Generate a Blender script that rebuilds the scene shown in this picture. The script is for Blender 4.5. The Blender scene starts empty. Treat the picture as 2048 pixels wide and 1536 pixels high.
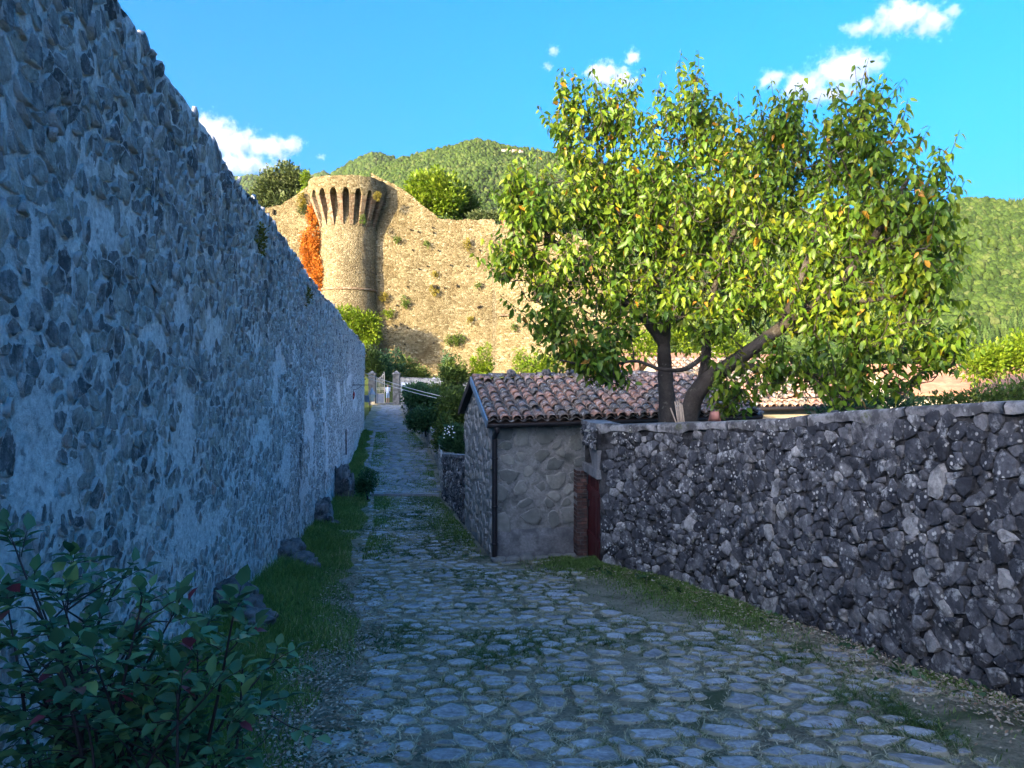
import bpy, bmesh, math, random
import numpy as np
from mathutils import Vector, Matrix, Quaternion

# ------------------------------------------------------------------ camera, sky, sun, exposure
SC = bpy.context.scene
COL = SC.collection
F_PX = 1538.0                      # focal length in pixels of the 2048 px wide photograph
CAM_H = 1.6
cam_data = bpy.data.cameras.new('camera')
cam_data.sensor_width = 36.0
cam_data.lens = F_PX / 2048.0 * 36.0
cam_data.clip_start = 0.05
cam_data.clip_end = 20000.0
cam = bpy.data.objects.new('camera', cam_data)
COL.objects.link(cam)
cam.location = (0, 0, CAM_H)
cam.rotation_euler = (math.radians(90), 0, 0)
SC.camera = cam

SUN_EL = math.radians(12.5)
SUN_AZ = math.atan2(-0.67, -0.74)          # towards the sun: left of and behind the camera
world = bpy.data.worlds.new('World')
SC.world = world
world.use_nodes = True
wnt = world.node_tree
wnt.nodes.clear()
sky = wnt.nodes.new('ShaderNodeTexSky')
sky.sky_type = 'NISHITA'
sky.sun_disc = False
sky.sun_elevation = SUN_EL
sky.sun_rotation = SUN_AZ
sky.altitude = 200.0
sky.air_density = 0.6
sky.dust_density = 10.0
sky.ozone_density = 4.5
whs = wnt.nodes.new('ShaderNodeHueSaturation')
whs.inputs['Saturation'].default_value = 1.31
whs.inputs['Hue'].default_value = 0.5
bg = wnt.nodes.new('ShaderNodeBackground')
bg.inputs['Strength'].default_value = 0.15
wout = wnt.nodes.new('ShaderNodeOutputWorld')
wnt.links.new(sky.outputs[0], whs.inputs['Color'])
wtint = wnt.nodes.new('ShaderNodeMix'); wtint.data_type = 'RGBA'; wtint.blend_type = 'MULTIPLY'
wtint.inputs[0].default_value = 1.0
wtint.inputs[7].default_value = (0.98, 0.82, 0.72, 1)
wgam = wnt.nodes.new('ShaderNodeGamma'); wgam.inputs['Gamma'].default_value = 1.0
wnt.links.new(whs.outputs[0], wgam.inputs[0])
wnt.links.new(wgam.outputs[0], wtint.inputs[6])
wnt.links.new(wtint.outputs[2], bg.inputs['Color'])
wnt.links.new(bg.outputs[0], wout.inputs['Surface'])

sun_data = bpy.data.lights.new('sun', 'SUN')
sun_data.energy = 2.0
sun_data.angle = math.radians(0.53)
sun_data.color = (1.0, 0.77, 0.42)
sun = bpy.data.objects.new('sun', sun_data)
COL.objects.link(sun)
SUN_VEC = Vector((math.sin(SUN_AZ) * math.cos(SUN_EL), math.cos(SUN_AZ) * math.cos(SUN_EL), math.sin(SUN_EL)))
sun.rotation_euler = (-SUN_VEC).to_track_quat('-Z', 'Y').to_euler()
sun.location = (-30, -30, 40)

SC.view_settings.view_transform = 'Standard'
SC.view_settings.look = 'None'
SC.view_settings.gamma = 1.0
SC.view_settings.use_curve_mapping = False
SC.view_settings.exposure = 3.2
SC.render.engine = 'CYCLES'
SC.cycles.use_denoising = True
SC.cycles.max_bounces = 8
SC.cycles.diffuse_bounces = 7
SC.cycles.transparent_max_bounces = 8
SC.cycles.volume_bounces = 4

# ------------------------------------------------------------------ helpers
rng = np.random.default_rng(11)
random.seed(5)

def px(x, y, Y):
    """point at depth Y seen at photograph pixel (x, y)"""
    return np.array([(x - 1024.0) / F_PX * Y, Y, CAM_H - (y - 768.0) / F_PX * Y])

def _hash(ix, iy, iz, seed):
    h = (ix.astype(np.int64) * 374761393 + iy.astype(np.int64) * 668265263 + iz.astype(np.int64) * 2147483647 + seed * 144665)
    h = (h ^ (h >> 13)) * 1274126177
    h = h ^ (h >> 16)
    return (h & 0xFFFFFF) / float(0xFFFFFF)

def vnoise(p, scale=1.0, seed=0, octaves=1):
    """value noise in -1..1 for points (N,3)"""
    p = np.asarray(p, float)
    out = np.zeros(len(p)); amp = 1.0; tot = 0.0
    for o in range(octaves):
        q = p * scale
        i = np.floor(q).astype(np.int64); f = q - i
        f = f * f * (3 - 2 * f)
        v = 0
        for dx in (0, 1):
            for dy in (0, 1):
                for dz in (0, 1):
                    w = (f[:, 0] if dx else 1 - f[:, 0]) * (f[:, 1] if dy else 1 - f[:, 1]) * (f[:, 2] if dz else 1 - f[:, 2])
                    v = v + w * _hash(i[:, 0] + dx, i[:, 1] + dy, i[:, 2] + dz, seed + o * 17)
        out += amp * (v * 2 - 1); tot += amp
        amp *= 0.5; scale *= 2.07
    return out / tot

def mk(name, V, F, mat=None, parent=None, rnd=None, smooth=True, loc=None):
    """link one mesh object; V in world space, the origin goes to loc"""
    V = np.asarray(V, float)
    o_loc = np.zeros(3) if loc is None else np.asarray(loc, float)
    me = bpy.data.meshes.new(name)
    Vl = V - o_loc
    if isinstance(F, np.ndarray):
        n = len(F); k = F.shape[1]
        me.vertices.add(len(V)); me.vertices.foreach_set('co', Vl.astype(np.float32).ravel())
        me.loops.add(n * k); me.loops.foreach_set('vertex_index', F.astype(np.int32).ravel())
        me.polygons.add(n); me.polygons.foreach_set('loop_start', np.arange(0, n * k, k, dtype=np.int32))
        me.update(calc_edges=True)
    else:
        me.from_pydata(Vl.tolist(), [], [list(map(int, f)) for f in F])
    if rnd is not None:
        a = me.attributes.new('rnd', 'FLOAT_VECTOR', 'POINT')
        r = np.asarray(rnd, np.float32)
        if r.ndim == 1: r = np.tile(r, (len(V), 1))
        a.data.foreach_set('vector', np.ascontiguousarray(r).ravel())
    if smooth:
        me.polygons.foreach_set('use_smooth', np.ones(len(me.polygons), bool))
    me.update()
    if mat is not None: me.materials.append(mat)
    o = bpy.data.objects.new(name, me)
    COL.objects.link(o)
    if parent is not None:
        o.parent = parent
        o.location = o_loc - world_loc(parent)
    else:
        o.location = o_loc
    return o

def world_loc(o):
    l = np.array(o.location)
    while o.parent is not None:
        o = o.parent; l = l + np.array(o.location)
    return l

def thing(name, label, cat, loc=(0, 0, 0), group=None):
    o = bpy.data.objects.new(name, None); COL.objects.link(o)
    o.location = tuple(float(v) for v in loc); o.empty_display_size = 0.2
    o['label'] = label; o['category'] = cat
    if group: o['group'] = group
    return o

def tag(o, label=None, cat=None, group=None, kind=None):
    if label: o['label'] = label
    if cat: o['category'] = cat
    if group: o['group'] = group
    if kind: o['kind'] = kind
    return o

def pieces(parent, name, P, F, rnd, score, mat, nmax=300, stuff_name=None, smooth=True):
    """P (N,n,3) alike pieces with one topology F: the nmax largest as parts, the rest one joined part"""
    N, n, _ = P.shape
    order = np.argsort(-score)
    top = order[:nmax]; rest = order[nmax:]
    Fl = [list(map(int, f)) for f in F]
    for i in top:
        c = P[i].mean(0)
        mk(name, P[i], Fl, mat, parent, rnd=rnd[i], smooth=smooth, loc=c)
    if len(rest):
        V = P[rest].reshape(-1, 3)
        tri = [f for f in Fl if len(f) == 3]; quad = [f for f in Fl if len(f) == 4]
        T = tri + [q[:3] for q in quad] + [[q[0], q[2], q[3]] for q in quad]
        T = np.array(T)
        FF = (T[None] + (np.arange(len(rest)) * n)[:, None, None]).reshape(-1, 3)
        o = mk(stuff_name or name, V, FF, mat, parent, rnd=(np.repeat(rnd[rest], n, axis=0) if rnd.ndim == 2 else rnd[rest].reshape(-1, 3)), smooth=smooth)
        o['kind'] = 'stuff'
        return o

def box(c, s, rz=0.0, bev=0.0):
    """8-vertex box: centre, full size, z rotation"""
    c = np.asarray(c, float); s = np.asarray(s, float) / 2
    V = np.array([[x, y, z] for x in (-1, 1) for y in (-1, 1) for z in (-1, 1)], float) * s
    R = np.array([[math.cos(rz), -math.sin(rz), 0], [math.sin(rz), math.cos(rz), 0], [0, 0, 1]])
    F = [[0, 1, 3, 2], [4, 6, 7, 5], [0, 4, 5, 1], [2, 3, 7, 6], [0, 2, 6, 4], [1, 5, 7, 3]]
    return V @ R.T + c, F

def hexa(b4, t4):
    """box from 4 bottom and 4 top points"""
    V = np.vstack([b4, t4])
    F = [[3, 2, 1, 0], [4, 5, 6, 7]] + [[i, (i + 1) % 4, 4 + (i + 1) % 4, 4 + i] for i in range(4)]
    return V, F

def join(parts):
    Vs, Fs, n = [], [], 0
    for V, F in parts:
        Vs.append(np.asarray(V, float)); Fs += [[int(i) + n for i in f] for f in F]; n += len(V)
    return np.vstack(Vs), Fs

def tube(pts, rad, k=6, cap=True):
    pts = np.asarray(pts, float); n = len(pts)
    rad = np.full(n, rad) if np.isscalar(rad) else np.asarray(rad, float)
    V = []; up = np.array([0.13, 0.21, 0.97])
    for i in range(n):
        d = pts[min(i + 1, n - 1)] - pts[max(i - 1, 0)]
        d = d / (np.linalg.norm(d) + 1e-9)
        a = np.cross(d, up)
        if np.linalg.norm(a) < 0.15: a = np.cross(d, [1, 0, 0])
        a /= np.linalg.norm(a); b = np.cross(d, a)
        for j in range(k):
            t = 2 * math.pi * j / k
            V.append(pts[i] + rad[i] * (math.cos(t) * a + math.sin(t) * b))
    F = []
    for i in range(n - 1):
        for j in range(k):
            F.append([i * k + j, i * k + (j + 1) % k, (i + 1) * k + (j + 1) % k, (i + 1) * k + j])
    if cap:
        F.append(list(range(k))[::-1]); F.append([(n - 1) * k + j for j in range(k)])
    return np.array(V), F

def crom(P, n=8):
    """Catmull-Rom through the points"""
    P = np.asarray(P, float)
    Q = np.vstack([2 * P[0] - P[1], P, 2 * P[-1] - P[-2]])
    out = []
    for i in range(1, len(Q) - 2):
        for t in np.linspace(0, 1, n, endpoint=False):
            p0, p1, p2, p3 = Q[i - 1], Q[i], Q[i + 1], Q[i + 2]
            out.append(0.5 * ((2 * p1) + (-p0 + p2) * t + (2 * p0 - 5 * p1 + 4 * p2 - p3) * t * t + (-p0 + 3 * p1 - 3 * p2 + p3) * t ** 3))
    out.append(P[-1])
    return np.array(out)

def grid_faces(ni, nj):
    i, j = np.meshgrid(np.arange(ni - 1), np.arange(nj - 1), indexing='ij')
    a = (i * nj + j).ravel()
    return np.stack([a, a + nj, a + nj + 1, a + 1], 1)

def ico(sub):
    bm = bmesh.new(); bmesh.ops.create_icosphere(bm, subdivisions=sub, radius=1.0)
    V = np.array([v.co[:] for v in bm.verts]); F = np.array([[v.index for v in f.verts] for f in bm.faces])
    bm.free(); return V, F
ICO = {s: ico(s) for s in (1, 2, 3, 4)}

def rock(c, size, seed, sub=3, rough=0.25, rz=0.0):
    V, F = ICO[sub]
    n = vnoise(V, 1.3, seed, 3)
    V2 = np.sign(V) * np.abs(V) ** 0.8
    V2 = V2 * (1 + rough * n)[:, None] * np.asarray(size)
    R = np.array([[math.cos(rz), -math.sin(rz), 0], [math.sin(rz), math.cos(rz), 0], [0, 0, 1]])
    return V2 @ R.T + np.asarray(c), F

# ------------------------------------------------------------------ masonry pieces
K = 9
STONE_F = ([[i, (i + 1) % K, K + (i + 1) % K, K + i] for i in range(K)] +
           [[K + i, K + (i + 1) % K, 2 * K + (i + 1) % K, 2 * K + i] for i in range(K)] +
           [[2 * K + i, 2 * K + (i + 1) % K, 3 * K] for i in range(K)])

def cells(u0, u1, v0, v1, su, sv, drop=0.25, big=0.12, jit=0.42, rmax=None, seed=0, stagger=True):
    """jittered, weighted cells of a rubble wall: centres (N,2), start angles (N,), radii (N,K)"""
    r = np.random.default_rng(seed)
    nu = max(2, int((u1 - u0) / su)); nv = max(2, int((v1 - v0) / sv))
    I, J = np.meshgrid(np.arange(nu), np.arange(nv), indexing='ij')
    U = u0 + (I + 0.5 + r.uniform(-jit, jit, I.shape) + (0.5 * (J % 2) if stagger else 0)) * su
    W = v0 + (J + 0.5 + r.uniform(-jit, jit, I.shape) * 0.8) * sv
    alive = r.random(I.shape) > drop
    w = np.where(r.random(I.shape) < big, r.uniform(1.7, 3.2, I.shape), r.uniform(0.6, 1.4, I.shape))
    pad = 3
    def P(a, v): return np.pad(a, pad, constant_values=v)
    Up, Wp, Ap, wp = P(U, 1e6), P(W, 1e6), P(alive, False), P(w, 1.0)
    th0 = r.uniform(0, 2 * math.pi, I.shape)
    th = th0[..., None] + np.arange(K) * 2 * math.pi / K
    if rmax is None: rmax = 1.1 * max(su, sv)
    R = np.full(th.shape, rmax) * r.uniform(0.8, 1.0, I.shape)[..., None]
    for di in range(-pad, pad + 1):
        for dj in range(-pad, pad + 1):
            if di == 0 and dj == 0: continue
            sl = (slice(pad + di, pad + di + nu), slice(pad + dj, pad + dj + nv))
            du = Up[sl] - U; dv = Wp[sl] - W
            d = np.hypot(du, dv); ph = np.arctan2(dv, du)
            fr = w / (w + wp[sl])
            c = np.cos(th - ph[..., None])
            cand = np.where((c > 0.12) & Ap[sl][..., None], (d * fr)[..., None] / np.maximum(c, 0.12), 1e9)
            R = np.minimum(R, cand)
    m = alive
    return np.stack([U[m], W[m]], 1), th[m], R[m]

def stone_verts(C, A, B, Nn, th, R, h, seed=0, sink=0.025, flat=0.6, tilt=0.25, rim=.62):
    """C,A,B,Nn (N,3): centres and frames; R (N,K) radii; h (N,) relief -> (N,3K+1,3)"""
    r = np.random.default_rng(seed)
    N = len(C)
    cu, cv = np.cos(th) * R, np.sin(th) * R
    ta = r.normal(0, tilt, N)[:, None]; tb = r.normal(0, tilt, N)[:, None]
    rm = R.mean(1)[:, None]
    def ring(s, hh):
        k = np.asarray(s) if not np.isscalar(s) else s
        u, v = cu * k, cv * k
        z = hh + h[:, None] * (ta * u + tb * v) / rm
        return C[:, None] + u[..., None] * A[:, None] + v[..., None] * B[:, None] + z[..., None] * Nn[:, None]
    r0 = ring(1.0, np.full((N, 1), -sink))
    r1 = ring(0.95 + .4 * (rim - .62) * .1 + r.uniform(-.07, .05, R.shape), h[:, None] * (rim + r.uniform(-.2, .25, R.shape)))
    r2 = ring(flat + r.uniform(-.14, .12, R.shape), h[:, None] * (0.95 + r.uniform(-.2, .25, R.shape)))
    c = ring(0.0, h[:, None] * (0.97 + r.uniform(-.12, .12, (N, K))))[:, :1]
    return np.concatenate([r0, r1, r2, c], 1)

def stone_rnd(r3, edge=(1.0, .75, .12, 0.0)):
    """per-vertex values of alike stones: two random numbers of the stone and how near its rim the point lies"""
    N = len(r3); e = np.concatenate([np.full(K, edge[0]), np.full(K, edge[1]), np.full(K, edge[2]), [edge[3]]])
    out = np.empty((N, 3 * K + 1, 3)); out[:, :, 0] = r3[:, :1]; out[:, :, 1] = r3[:, 1:2]; out[:, :, 2] = e[None]
    return out

def screen_score(C, size, face=None):
    """projected size in pixels, zero outside the photograph"""
    C = np.asarray(C); Y = np.maximum(C[:, 1], 0.3)
    x = 1024 + F_PX * C[:, 0] / Y; y = 768 + F_PX * (CAM_H - C[:, 2]) / Y
    s = size / Y * F_PX
    if face is not None: s = s * np.sqrt(np.maximum(face, 0.02))
    ok = (x > -40) & (x < 2090) & (y > -40) & (y < 1580) & (C[:, 1] > 0.5)
    return np.where(ok, s, s * 1e-4)

# ------------------------------------------------------------------ leaves
LEAF_F = [[0, 1, 2], [0, 2, 3], [1, 4, 5, 2], [2, 5, 6, 3], [4, 7, 5], [5, 7, 6]]
def unit(v): return v / (np.linalg.norm(v, axis=-1, keepdims=True) + 1e-9)

def leaf_verts(p, d, side, L, Wd, curl=0.25, fold=0.2):
    """p (N,3) base, d direction, side vector hint, L length, Wd width -> (N,8,3)"""
    d = unit(d); s = unit(np.cross(d, side)); n = unit(np.cross(s, d))
    L = L[:, None]; Wd = Wd[:, None]
    cl = (np.full(len(p), curl) if np.isscalar(curl) else curl)[:, None]
    def at(t, w, up): return p + d * L * t + s * Wd * w + n * (up * Wd - cl * L * t * t)
    return np.stack([p, at(.33, -.5, fold), at(.33, 0, 0), at(.33, .5, fold), at(.7, -.36, fold * .7), at(.7, 0, 0), at(.7, .36, fold * .7), at(1.0, 0, 0)], 1)

QUAD_F = [[0, 1, 2], [0, 2, 3]]
def quad_leaf(p, d, side, L, Wd):
    d = unit(d); s = unit(np.cross(d, side)); n = np.cross(s, d)
    L = L[:, None]; Wd = Wd[:, None]
    return np.stack([p, p + d * L * .5 - s * Wd * .5 + n * L * .08, p + d * L, p + d * L * .5 + s * Wd * .5 + n * L * .08], 1)

def rand_dirs(n, r): return unit(r.normal(size=(n, 3)))

# ------------------------------------------------------------------ materials
class NT:
    def __init__(self, name):
        self.m = bpy.data.materials.new(name); self.m.use_nodes = True
        self.t = self.m.node_tree; self.t.nodes.clear()
        self.out = self.t.nodes.new('ShaderNodeOutputMaterial')
        self.b = self.t.nodes.new('ShaderNodeBsdfPrincipled')
        self.t.links.new(self.b.outputs[0], self.out.inputs['Surface'])
        g = self.t.nodes.new('ShaderNodeNewGeometry'); self.pos = g.outputs['Position']
    def n(self, ty, **kw):
        nd = self.t.nodes.new(ty)
        for k, v in kw.items(): setattr(nd, k, v)
        return nd
    def l(self, a, b): self.t.links.new(a, b)
    def attr(self):
        a = self.n('ShaderNodeAttribute', attribute_name='rnd'); s = self.n('ShaderNodeSeparateXYZ')
        self.l(a.outputs['Vector'], s.inputs[0]); return s.outputs
    def noise(self, scale, detail=4, rough=0.6, stretch=None, dist=0.0):
        v = self.pos
        if stretch is not None:
            mp = self.n('ShaderNodeMapping'); mp.inputs['Scale'].default_value = stretch; self.l(v, mp.inputs[0]); v = mp.outputs[0]
        t = self.n('ShaderNodeTexNoise'); t.inputs['Scale'].default_value = scale; t.inputs['Detail'].default_value = detail
        t.inputs['Roughness'].default_value = rough; t.inputs['Distortion'].default_value = dist
        self.l(v, t.inputs['Vector']); return t.outputs[0]
    def ramp(self, fac, stops, interp='LINEAR'):
        r = self.n('ShaderNodeValToRGB'); e = r.color_ramp.elements; r.color_ramp.interpolation = interp
        while len(e) < len(stops): e.new(0.5)
        for i, (p, c) in enumerate(stops):
            e[i].position = p; e[i].color = (c[0], c[1], c[2], 1) if not np.isscalar(c) else (c, c, c, 1)
        self.l(fac, r.inputs[0]); return r.outputs[0]
    def mix(self, fac, a, b, mode='MIX'):
        m = self.n('ShaderNodeMix', data_type='RGBA', blend_type=mode)
        for s, v in ((m.inputs[0], fac), (m.inputs[6], a), (m.inputs[7], b)):
            if isinstance(v, (int, float)): s.default_value = v
            elif isinstance(v, tuple): s.default_value = (v[0], v[1], v[2], 1)
            else: self.l(v, s)
        return m.outputs[2]
    def mul(self, a, b):
        m = self.n('ShaderNodeMath', operation='MULTIPLY')
        for s, v in ((m.inputs[0], a), (m.inputs[1], b)):
            if isinstance(v, (int, float)): s.default_value = v
            else: self.l(v, s)
        return m.outputs[0]
    def bump(self, h, strength, dist=0.02):
        b = self.n('ShaderNodeBump'); b.inputs['Strength'].default_value = strength; b.inputs['Distance'].default_value = dist
        self.l(h, b.inputs['Height']); self.l(b.outputs[0], self.b.inputs['Normal'])
    def fin(self, col, rough=0.9, spec=0.2):
        if isinstance(col, tuple): self.b.inputs['Base Color'].default_value = (*col, 1)
        else: self.l(col, self.b.inputs['Base Color'])
        self.b.inputs['Roughness'].default_value = rough
        self.b.inputs['Specular IOR Level'].default_value = spec
        return self.m

def rock_mat(name, stops, dark=None, light=None, grain=18, bump=0.6, bdist=0.02, spots=None, use_rnd=True, gvar=(0.72, 1.25), smear=None, rough=.92, stain=None):
    t = NT(name)
    fac = t.attr()[0] if use_rnd else t.noise(1.4, 3)
    c = t.ramp(fac, stops)
    g = t.noise(grain, 8, 0.7)
    c = t.mix(1.0, c, t.ramp(g, [(0.3, gvar[0]), (0.7, gvar[1])]), 'MULTIPLY')
    if dark: # weather crust: colour, scale, lo, hi, amount
        c = t.mix(t.mul(t.ramp(t.noise(dark[1], 6, 0.65), [(dark[2], 0.0), (dark[3], 1.0)]), dark[4]), c, dark[0])
    if light:
        c = t.mix(t.mul(t.ramp(t.noise(light[1], 5, 0.7), [(light[2], 0.0), (light[3], 1.0)]), light[4]), c, light[0])
    if spots: # lichen spots
        vo = t.n('ShaderNodeTexVoronoi'); vo.inputs['Scale'].default_value = spots[1]; t.l(t.pos, vo.inputs['Vector'])
        m1 = t.ramp(vo.outputs['Distance'], [(spots[2] * 0.7, 1.0), (spots[2], 0.0)])
        m2 = t.ramp(t.noise(spots[1] * 0.2, 3), [(0.5, 0.0), (0.62, 1.0)])
        c = t.mix(t.mul(t.mul(m1, m2), spots[3]), c, spots[0])
    if smear: # mortar lapping over the rim of a stone: colour, amount
        ad = t.n('ShaderNodeMath', operation='ADD'); t.l(t.mul(t.attr()[2], smear[1]), ad.inputs[0]); t.l(t.noise(13, 6, .7), ad.inputs[1])
        c = t.mix(t.ramp(ad.outputs[0], [(smear[2], 0.0), (smear[2] + .1, 1.0)]), c, smear[0])
    if stain: # long weather stains: colour, scale, lo, hi, amount, stretch
        c = t.mix(t.mul(t.ramp(t.noise(stain[1], 6, .7, stretch=stain[5]), [(stain[2], 0.0), (stain[3], 1.0)]), stain[4]), c, stain[0])
    t.bump(t.noise(grain * 1.6, 8, 0.75), bump, bdist)
    return t.fin(c, rough, 0.15)

def plain(name, col, rough=0.8, spec=0.3, grain=None, metal=0.0):
    t = NT(name)
    c = col
    if grain:
        c = t.mix(1.0, col, t.ramp(t.noise(grain, 6, 0.7), [(0.3, 0.65), (0.7, 1.25)]), 'MULTIPLY')
    t.b.inputs['Metallic'].default_value = metal
    return t.fin(c, rough, spec)

def leaf_mat(name, stops, trans=0.35, rough=0.5, spec=0.35, yellow=None):
    t = NT(name)
    a = t.attr()
    c = t.ramp(a[0], stops)
    c = t.mix(1.0, c, t.ramp(a[1], [(0.0, 0.7), (1.0, 1.3)]), 'MULTIPLY')
    if yellow:
        c = t.mix(t.ramp(a[2], [(1 - yellow[1] - 0.01, 0.0), (1 - yellow[1], 1.0)]), c, yellow[0])
    t.fin(c, rough, spec)
    tr = t.n('ShaderNodeBsdfTranslucent'); t.l(c, tr.inputs[0])
    mx = t.n('ShaderNodeMixShader'); mx.inputs[0].default_value = trans
    t.l(t.b.outputs[0], mx.inputs[1]); t.l(tr.outputs[0], mx.inputs[2]); t.l(mx.outputs[0], t.out.inputs['Surface'])
    return t.m

M = {}
M['wall_stone'] = rock_mat('wall_stone', [(0.0, (.16, .165, .17)), (0.25, (.32, .325, .325)), (0.55, (.47, .47, .44)), (0.8, (.54, .51, .44)), (0.93, (.64, .63, .60)), (1.0, (.50, .38, .34))],
    dark=((.07, .073, .078), 3.2, .50, .64, .8), light=((.62, .61, .59), 12, .52, .64, .7), grain=15, bump=1.0, bdist=0.07, gvar=(.45, 1.45), smear=((.80, .79, .77), .42, .66), stain=((.06, .063, .067), .8, .57, .70, .8, (1, 1, .35)))
M['mortar'] = rock_mat('mortar', [(0.3, (.78, .77, .75)), (0.7, (.90, .89, .87))], dark=((.2, .2, .205), 11.0, .56, .66, .7), gvar=(.55, 1.3), stain=((.12, .122, .126), .8, .60, .74, .7, (1, 1, .35)), grain=16, bump=1.0, bdist=0.05, use_rnd=False)
M['garden_stone'] = rock_mat('garden_stone', [(0.0, (.06, .064, .072)), (0.5, (.13, .135, .145)), (0.85, (.22, .22, .22)), (1.0, (.45, .44, .41))],
    dark=((.035, .038, .045), 3.0, .44, .6, .85), light=((.50, .51, .49), 7, .55, .66, .8), spots=((.70, .70, .64), 17, .34, .85), grain=18, gvar=(.5, 1.4), bump=0.9, bdist=0.03)
M['garden_mortar'] = rock_mat('garden_mortar', [(0.3, (.06, .06, .062)), (0.7, (.16, .158, .155))], dark=((.02, .022, .025), 4, .42, .58, .85), grain=22, bump=1.0, bdist=0.05, use_rnd=False)
M['coping'] = rock_mat('coping', [(0.3, (.22, .22, .215)), (0.7, (.36, .355, .345))], dark=((.06, .06, .062), 4, .42, .58, .9), spots=((.55, .55, .5), 16, .3, .8), light=((.08, .09, .03), 3, .6, .68, .9), grain=24, bump=0.5, use_rnd=False)
M['paving'] = rock_mat('paving', [(0.0, (.33, .335, .34)), (0.5, (.45, .455, .455)), (1.0, (.58, .58, .57))], dark=((.16, .165, .16), 4, .5, .64, .7),
    light=((.58, .58, .57), 14, .58, .7, .5), grain=20, bump=0.8, bdist=0.02, smear=((.38, .36, .26), .5, .66), gvar=(.55, 1.3))
M['earth'] = rock_mat('earth', [(0.25, (.20, .185, .125)), (0.5, (.33, .31, .215)), (0.75, (.45, .425, .31))], dark=((.08, .12, .05), 1.3, .50, .62, .85), grain=26, bump=1.0, bdist=0.05, use_rnd=False, gvar=(.5, 1.4))
M['grass'] = leaf_mat('grass', [(0.0, (.10, .18, .04)), (0.6, (.17, .28, .06)), (0.85, (.26, .33, .10)), (1.0, (.48, .45, .25))], trans=0.4)
M['lane_grass'] = leaf_mat('lane_grass', [(0.0, (.07, .13, .035)), (0.3, (.12, .19, .06)), (0.5, (.34, .34, .19)), (1.0, (.56, .53, .36))], trans=0.3)
M['litter'] = leaf_mat('litter', [(0.0, (.20, .13, .08)), (0.5, (.36, .29, .20)), (1.0, (.55, .49, .38))], trans=0.1, rough=0.8)
# ------------------------------------------------------------------ levels of the place
_LY = [-40, -10, 0, 2.5, 5, 7.5, 10, 14.5, 20, 26, 29, 33, 39.7, 50, 67, 75, 90]
_LB = [-6.0, -.2, 1.6, 2.03, 2.46, 2.76, 3.0, 3.32, 3.6, 3.80, 3.74, 3.5, 3.05, 2.5, 1.76, 1.6, 1.2]
def lane_z(Y): return CAM_H - np.interp(Y, _LY, _LB)
def wall_x(Y):
    Y = np.asarray(Y, float)
    x = -2.1 - 0.148 * Y + 0.035 * np.sin(Y * 0.55) + 0.02 * np.sin(Y * 1.7)
    return np.where(Y > 33, x + (Y - 33) * 0.006, x)
def wall_top(Y): return CAM_H + np.interp(Y, [-30, 0, 5.8, 6.7, 10.9, 20.6, 45.5], [3.3, 3.0, 2.89, 2.84, 2.66, 2.52, 2.29])
_RY = [-20, 1, 4, 6.1, 7.1, 8.5, 9.5, 11.7, 12.6, 13.0, 14.4, 14.6, 19.3, 26, 33, 40, 52, 67, 90]
_RX = [4.4, 4.4, 4.3, 4.06, 3.86, 3.55, 3.27, 2.46, 1.78, 1.5, 1.4, -.36, -1.18, -2.4, -3.3, -4.6, -7.2, -9.6, -12]
def right_x(Y): return np.interp(Y, _RY, _RX)
def edge_x(Y): return np.interp(Y, [0, 4.9, 9.9, 14.5, 20, 26, 34, 45, 67], [-.9, -1.3, -2.05, -3.1, -3.85, -4.9, -6.5, -8.2, -11.3])
def lane_h(x, Y):
    x = np.asarray(x, float); Y = np.asarray(Y, float)
    z = lane_z(Y)
    wx = wall_x(Y); ex = edge_x(Y)
    t = np.clip((ex - x) / np.maximum(ex - wx, .3), 0, 1.2)
    amp = np.interp(Y, [0, 5, 9, 14, 22, 30], [.1, .15, .28, .12, .05, 0])
    z = z + amp * t * t * (3 - 2 * np.minimum(t, 1))
    d = right_x(Y) - x
    z = z + np.interp(Y, [8, 11, 13.4, 14.6, 15.5], [.05, .12, .2, .02, 0]) * np.clip(1 - d / 1.2, 0, 1)
    p = np.stack([x, Y, np.zeros_like(x)], -1).reshape(-1, 3)
    return z + (0.03 * vnoise(p, .8, 3, 2) + 0.012 * vnoise(p, 3.1, 4, 2)).reshape(x.shape)

# ------------------------------------------------------------------ lane
ys = np.concatenate([np.arange(-6, 2, .5), np.arange(2, 18, .09), np.arange(18, 34, .2), np.arange(34, 72, .6)])
ts = np.linspace(0, 1, 70)
YY, TT = np.meshgrid(ys, ts, indexing='ij')
RX = right_x(YY)
RX = np.where((YY > 13) & (YY < 16), np.interp(YY, [13, 14.55, 16], [1.6, 1.5, -.5]), RX)
XX = (wall_x(YY) - .25) * (1 - TT) + (RX + .35) * TT
lane = mk('lane', np.stack([XX, YY, lane_h(XX, YY)], -1).reshape(-1, 3), grid_faces(len(ys), len(ts)), M['earth'])
lane['kind'] = 'structure'

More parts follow.
